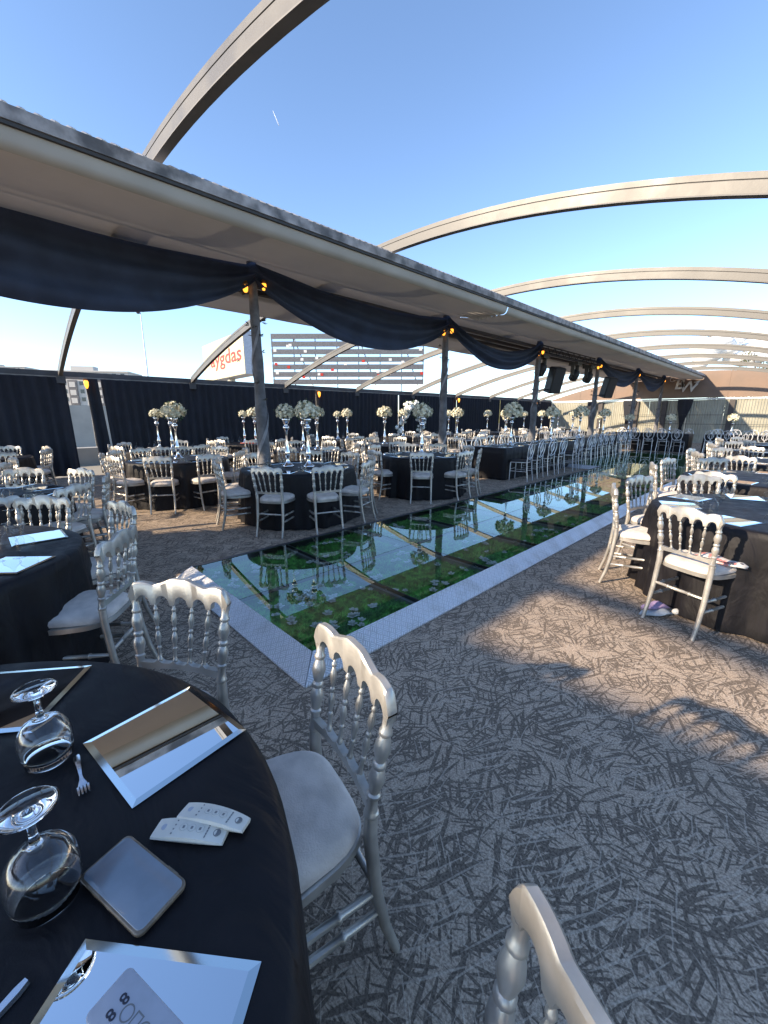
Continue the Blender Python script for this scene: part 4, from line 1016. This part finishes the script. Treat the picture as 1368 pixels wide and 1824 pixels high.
MB().loft([[Vector((x, -w, .001)), Vector((x, w, .001)), Vector((x, w, .0025)), Vector((x, -w, .0025))] for x, w in ((-.08, .006), (-.16, .009), (-.2, .002))]).build('blade', 'cutlery', kn)

# ------------------------------------------------------------------ small things on the right
rr = random.Random(9)
def lump(L, Wd, h, seed, n=18, m=9):
    r = random.Random(seed); rings = []
    for i in range(m + 1):
        t = i / m; x = lerp(-L / 2, L / 2, t); e = math.sin(math.pi * (t * .94 + .03)) ** .5
        row = []
        for j in range(n):
            a = 2 * math.pi * j / n; w = Wd / 2 * e * (1 + .12 * math.sin(3 * a + t * 7 + seed)); hh_ = h * e * (1 + .25 * math.sin(t * 9 + seed))
            row.append(Vector((x + .01 * math.sin(a * 2 + seed), w * math.cos(a), max(0, hh_ * .5 * (1 + math.sin(a))))))
        rings.append(row)
    return MB().loft(rings)
c = on_z(1168, 1094, 0)
cb = empty('folded_cloth', (c.x, c.y, .001), R(50), label='crumpled lilac and pale blue cloth on the carpet under the right-hand chair', cat='cloth')
lump(.26, .11, .045, 1).build('pale_layer', 'paleblue', cb, 'all')
o = lump(.22, .08, .05, 2).build('lilac_layer', 'lilac', cb, 'all'); o.location = (.01, .03, .035)
MB().blob((.15, -.02, .025), .025, 10, 7, (1.4, 1, 1)).build('white_ball', 'white', cb, 'all')
pc = empty('printed_pouch', (-.30, 3.60, .505), R(-12), label='flat printed fabric pouch on the seat of the chair at right', cat='pouch')
o = lump(.34, .17, .045, 5).build('bag', 'pouch', pc, 'all')
MB().tube([(-.12, -.07, .03), (0, -.085, .036), (.12, -.07, .03)], .003, 6).build('zip', 'steel_dark', pc)
# red napkin on the curtain-side table
rn = empty('red_napkin', (-10.75, 5.2, .765), .4, label='folded red napkin on the curtain-side table left of the nearest post', cat='napkin')
lump(.5, .3, .03, 8).build('fold', 'redcloth', rn, 'all')

# ------------------------------------------------------------------ outside: signs, lamp mast, buildings, wall, trees, cloud
# sign box with red lettering
A = at(366, 674, 51); B_ = at(437, 655, 41); 
ux = (Vector((B_.x - A.x, B_.y - A.y, 0))); Ls = ux.length; ux.normalize(); uy = Vector((-ux.y, ux.x, 0))
rz = math.atan2(ux.y, ux.x)
sg = empty('billboard', (A.x, A.y, -.06), rz, label='cream billboard on a pole lettered in red, left of the nearest post', cat='billboard')
zb = A.z - .35; hs = 4.15
dpt = 1.6
MB().box(0, Ls, 0, dpt, zb, zb + hs).build('box', 'signgrey', sg)
MB().box(.02, Ls - .02, -.03, -.002, zb + .02, zb + hs - .02).build('face', 'signface', sg)
MB().tube([(Ls * .52, dpt / 2, 0), (Ls * .52, dpt / 2, zb)], .42, 14).build('pole', 'concrete', sg)
tx = text_mesh('lettering', 'aygdas', 1.75, 'signred', .01, 0, .02, 'CENTER')
o = link('lettering', tx, sg, (Ls * .58, -.045, zb + hs * .50)); o.rotation_euler = (math.pi / 2, 0, 0)
w_ = max(v.co.x for v in tx.vertices) - min(v.co.x for v in tx.vertices); o.scale = (Ls * .74 / w_, 1.2, 1)
cx_ = Ls * .88; cz_ = zb + hs * .34
MB().tube([(cx_ - .28, -.05, cz_ - .10), (cx_ - .1, -.05, cz_ + .04), (cx_ + .12, -.05, cz_ + .02), (cx_ + .28, -.05, cz_ - .12)], [.03, .07, .07, .03], 6).build('cedilla', 'darkprint', sg)
MB().tube([(Ls * .10, -.04, zb + hs * .60), (Ls * .14, -.04, zb + hs * .54), (Ls * .20, -.04, zb + hs * .60)], [.03, .14, .03], 6).build('emblem', 'darkprint', sg)
MB().box(Ls * .08, Ls * .2, -.05, -.034, zb + hs * .44, zb + hs * .455).build('emblem_line', 'signred', sg)
# slatted billboard seen from behind
A = at(487, 680, 60); B_ = at(754, 692, 60); ux = Vector((B_.x - A.x, B_.y - A.y, 0)); Ls = ux.length; rz = math.atan2(ux.y, ux.x)
sb = empty('slatted_billboard', (A.x, A.y, -.06), rz, label='grey slatted billboard frame seen from behind, above the curtains', cat='billboard')
z0 = at(487, 684, 60).z; z1 = at(487, 602, 60).z; ZS = z1 - z0
for k in range(7):
    z = lerp(z0, z1 - .35, k / 6); MB().box(0, Ls, -.03, .03, z, z + .72).build('slat', 'slatgrey', sb)
for k in range(8):
    x = lerp(.1, Ls - .1, k / 7); MB().box(x - .06, x + .06, .035, .2, 0 if k in (1, 3, 6) else z0, z1 + .1).build('upright', 'steel_dark', sb)
for k in range(26):
    x = .6 + (Ls - 1.2) * (k % 11) / 10 + rr.uniform(-.4, .4); z = lerp(z0, z1, rr.uniform(.15, .9)); MB().box(x - .22, x + .22, -.06, -.04, z - .18, z + .18).build('letter_block', 'signred' if k % 3 == 0 else 'white', sb)
for k in (1, 4, 6):
    x = lerp(.1, Ls - .1, k / 7); MB().tube([(x, .1, z1), (x + 2.5, .9, z0 - .2)], .09, 6).build('stay', 'white', sb)
# lamp mast
b = at(262, 668, 60); t_ = at(250, 556, 60)
lm = empty('lamp_mast', (b.x, b.y, -.06), 0, label='thin tall lamp mast with twin heads rising behind the curtains', cat='lamp mast')
MB().tube([(0, 0, 0), (t_.x - b.x, t_.y - b.y, t_.z)], [.14, .06], 8).build('pole', 'signgrey', lm)
for s in (-.35, .35): MB().blob((t_.x - b.x + s * _rt[0], t_.y - b.y + s * _rt[1], t_.z + (.25 if s > 0 else 0)), .28, 8, 5, (1, 1, .7)).build('lamp_head', 'steel_dark', lm, 'all')
# apartment blocks
def block(px, depth, wd, dp, h, label, floors, dark):
    p = at(px, 735, depth); e = empty('apartment_block', (p.x, p.y, -.06), YAW + R(12), label=label, cat='building')
    MB().box(-wd / 2, wd / 2, 0, dp, 0, h).build('wall', 'apt', e)
    MB().box(-wd / 2 - .3, wd / 2 + .3, -.3, dp + .3, h, h + .5).build('roof', 'apt', e)
    MB().box(-wd * .1, wd * .12, dp * .3, dp * .6, h + .5, h + 2.4).build('roof_house', 'apt', e)
    nx = int(wd / 2.8); fh = h / floors
    wm = MB().box(-.65, .65, -.06, .02, 0, 1.4).mesh('window', 'win')
    dm = MB().box(-1.4, 1.4, -.5, -.002, 0, fh * .97).mesh('balcony', 'aptdark')
    om = MB().box(-.95, .95, -.56, -.502, .3, fh * .75).mesh('balcony_pane', 'apt')
    for i in range(nx):
        for j in range(floors):
            x = -wd / 2 + 2.8 * (i + .5); z = fh * j
            if dark and i % 3 == 2 and j < floors - 1: link('balcony', dm, e, (x, 0, z)); link('balcony_pane', om, e, (x, 0, z))
            else: link('window', wm, e, (x, 0, z + fh * .35))
block(147, 150, 34, 14, 17.0, 'pale apartment block seen through the gap in the curtains', 6, True)
block(-10, 300, 50, 20, 36.0, 'pale far apartment roof at the left edge above the curtains', 11, False)
block(55, 340, 44, 18, 36.5, 'small far apartment roof right of the left-edge one', 11, False)
# boundary wall outside the gap
wl = empty('boundary_wall', (-22, 6, -.06), 0, label='pale concrete wall outside the curtain gap', cat='wall')
for k in range(10): MB().box(-.1, .1, -10 + 2.5 * k + .02, -7.5 + 2.5 * k - .02, 0, 2.0).build('panel', 'concrete', wl)
lw_ = MB().box(-.25, .25, -12, 30, 0, .55).build('low_kerb_wall', 'concrete', None, label='low pale kerb wall just outside the curtain gap', cat='wall'); lw_.location = (-16.5, 0, -.06)

def tree(base, h, cr, label, seed, n=2600, ls=.26):
    r = random.Random(seed); e = empty('tree', base, 0, label=label, cat='tree', group='trees behind the end wall')
    mb = MB(); mb.tube([(0, 0, 0), (.1, .05, h * .35), (0, .1, h * .6), (.05, 0, h * .85)], [h * .025, h * .02, h * .013, h * .004], 8)
    cl = []
    for k in range(16):
        a = r.uniform(0, 6.28); z = h * r.uniform(.35, .95); q = cr * (1.05 - abs(z / h - .55) * 1.3) * r.uniform(.4, 1)
        p = Vector((q * math.cos(a), q * math.sin(a), z)); cl.append((p, cr * r.uniform(.28, .5))); mb.tube([(0, 0, z * .72), p * .5 + Vector((0, 0, z * .43)), p], [h * .009, h * .006, h * .002], 5)
    mb.build('trunk', 'bark', e, 'all'); lf = MB()
    for k in range(n):
        c_, q = r.choice(cl); d = Vector((r.gauss(0, 1), r.gauss(0, 1), r.gauss(0, .8))); d = d.normalized() * q * r.random() ** .45; p = c_ + d
        u = Vector((r.uniform(-1, 1), r.uniform(-1, 1), r.uniform(-1, 1))).normalized(); v = u.cross(Vector((r.uniform(-1, 1), r.uniform(-1, 1), 1))).normalized(); L = ls * r.uniform(.6, 1.3)
        lf.add([p - u * L * .5, p + v * L * .28, p + u * L * .5, p - v * L * .28], [(0, 1, 2, 3)])
    lf.build('crown', 'treeleaf', e)
for k, (px, pyt, dep, crr, lab) in enumerate(((1335, 628, 46, 2.6, 'tall tree behind the end wall at the right edge'), (1290, 668, 50, 1.6, 'small conifer-like tree left of the tall one behind the end wall'), (1395, 640, 52, 2.6, 'tree behind the end wall, just past the right edge'))):
    b = at(px, 740, dep); tp = at(px, pyt, dep); tree((b.x, b.y, -.06), tp.z + .06, crr, lab, 20 + k)
# dry bank seen over the fence
bk = MB(); rings = []
P0, P1 = at(770, 740, 90), at(1010, 740, 120)
for k in range(25):
    t = k / 24; p = P0.lerp(P1, t); h = 5.5 * math.sin(math.pi * t) ** .8 + .3 * math.sin(k * 2.1)
    rings.append([Vector((p.x - 14, p.y + 8, -.06)), Vector((p.x - 4, p.y + 3, -.06 + h)), Vector((p.x + 4, p.y - 3, -.06 + h * .96)), Vector((p.x + 12, p.y - 8, -.06))])
bk.loft(rings, False, False)
M['bank'] = mat('dry_grass', (0.28, 0.26, 0.08), 0.95, 0, 0.35, .4); bk.build('hill', 'bank', None, 'all', kind='structure')
# cloud bank low in the sky and a contrail
cm = MB(); r = random.Random(4)
for k in range(60):
    p = at(r.uniform(1245, 1500), r.uniform(604, 640) - 14 * math.sin((k % 9)), 2200); cm.blob(p, r.uniform(25, 62), 12, 8, (1.5, 1.5, .62))
cm.build('cloud', 'cloud', None, 'all', label='pale cloud bank low in the sky at the right edge', cat='cloud')
a_, b_ = at(486, 197, 3000), at(497, 224, 3000)
MB().tube([a_, a_.lerp(b_, .5), b_], [.6, 1.6, 2.2], 8).build('contrail', 'cloud', None, 'all', label='short white contrail high in the blue sky', cat='contrail')

# a place in the row for each of the alike small things on a table
from collections import defaultdict
bunch = defaultdict(list)
for o in S.objects:
    if o.parent is None and o.name.split('.')[0] in ('wine_glass', 'mirror_plate') and ' on the ' in o.get('label', '') and o['group'] not in ('mirror plates on the phone table', 'glasses on the phone table'):
        q = proj(tuple(o.location)); bunch[o['label']].append((q[0] if q else 1e6, o))
def nth(k): return '%d%s' % (k, 'th' if 10 <= k % 100 <= 20 else {1: 'st', 2: 'nd', 3: 'rd'}.get(k % 10, 'th'))
for lab, lst in bunch.items():
    lst.sort(key=lambda t: t[0])
    if len(lst) > 1:
        for k, (_, o) in enumerate(lst):
            o['label'] = lab.replace(' laid on the ', ', %s from left on the ' % nth(k + 1)) if ' laid on ' in lab else lab.replace(' on the ', ', %s from left on the ' % nth(k + 1), 1)
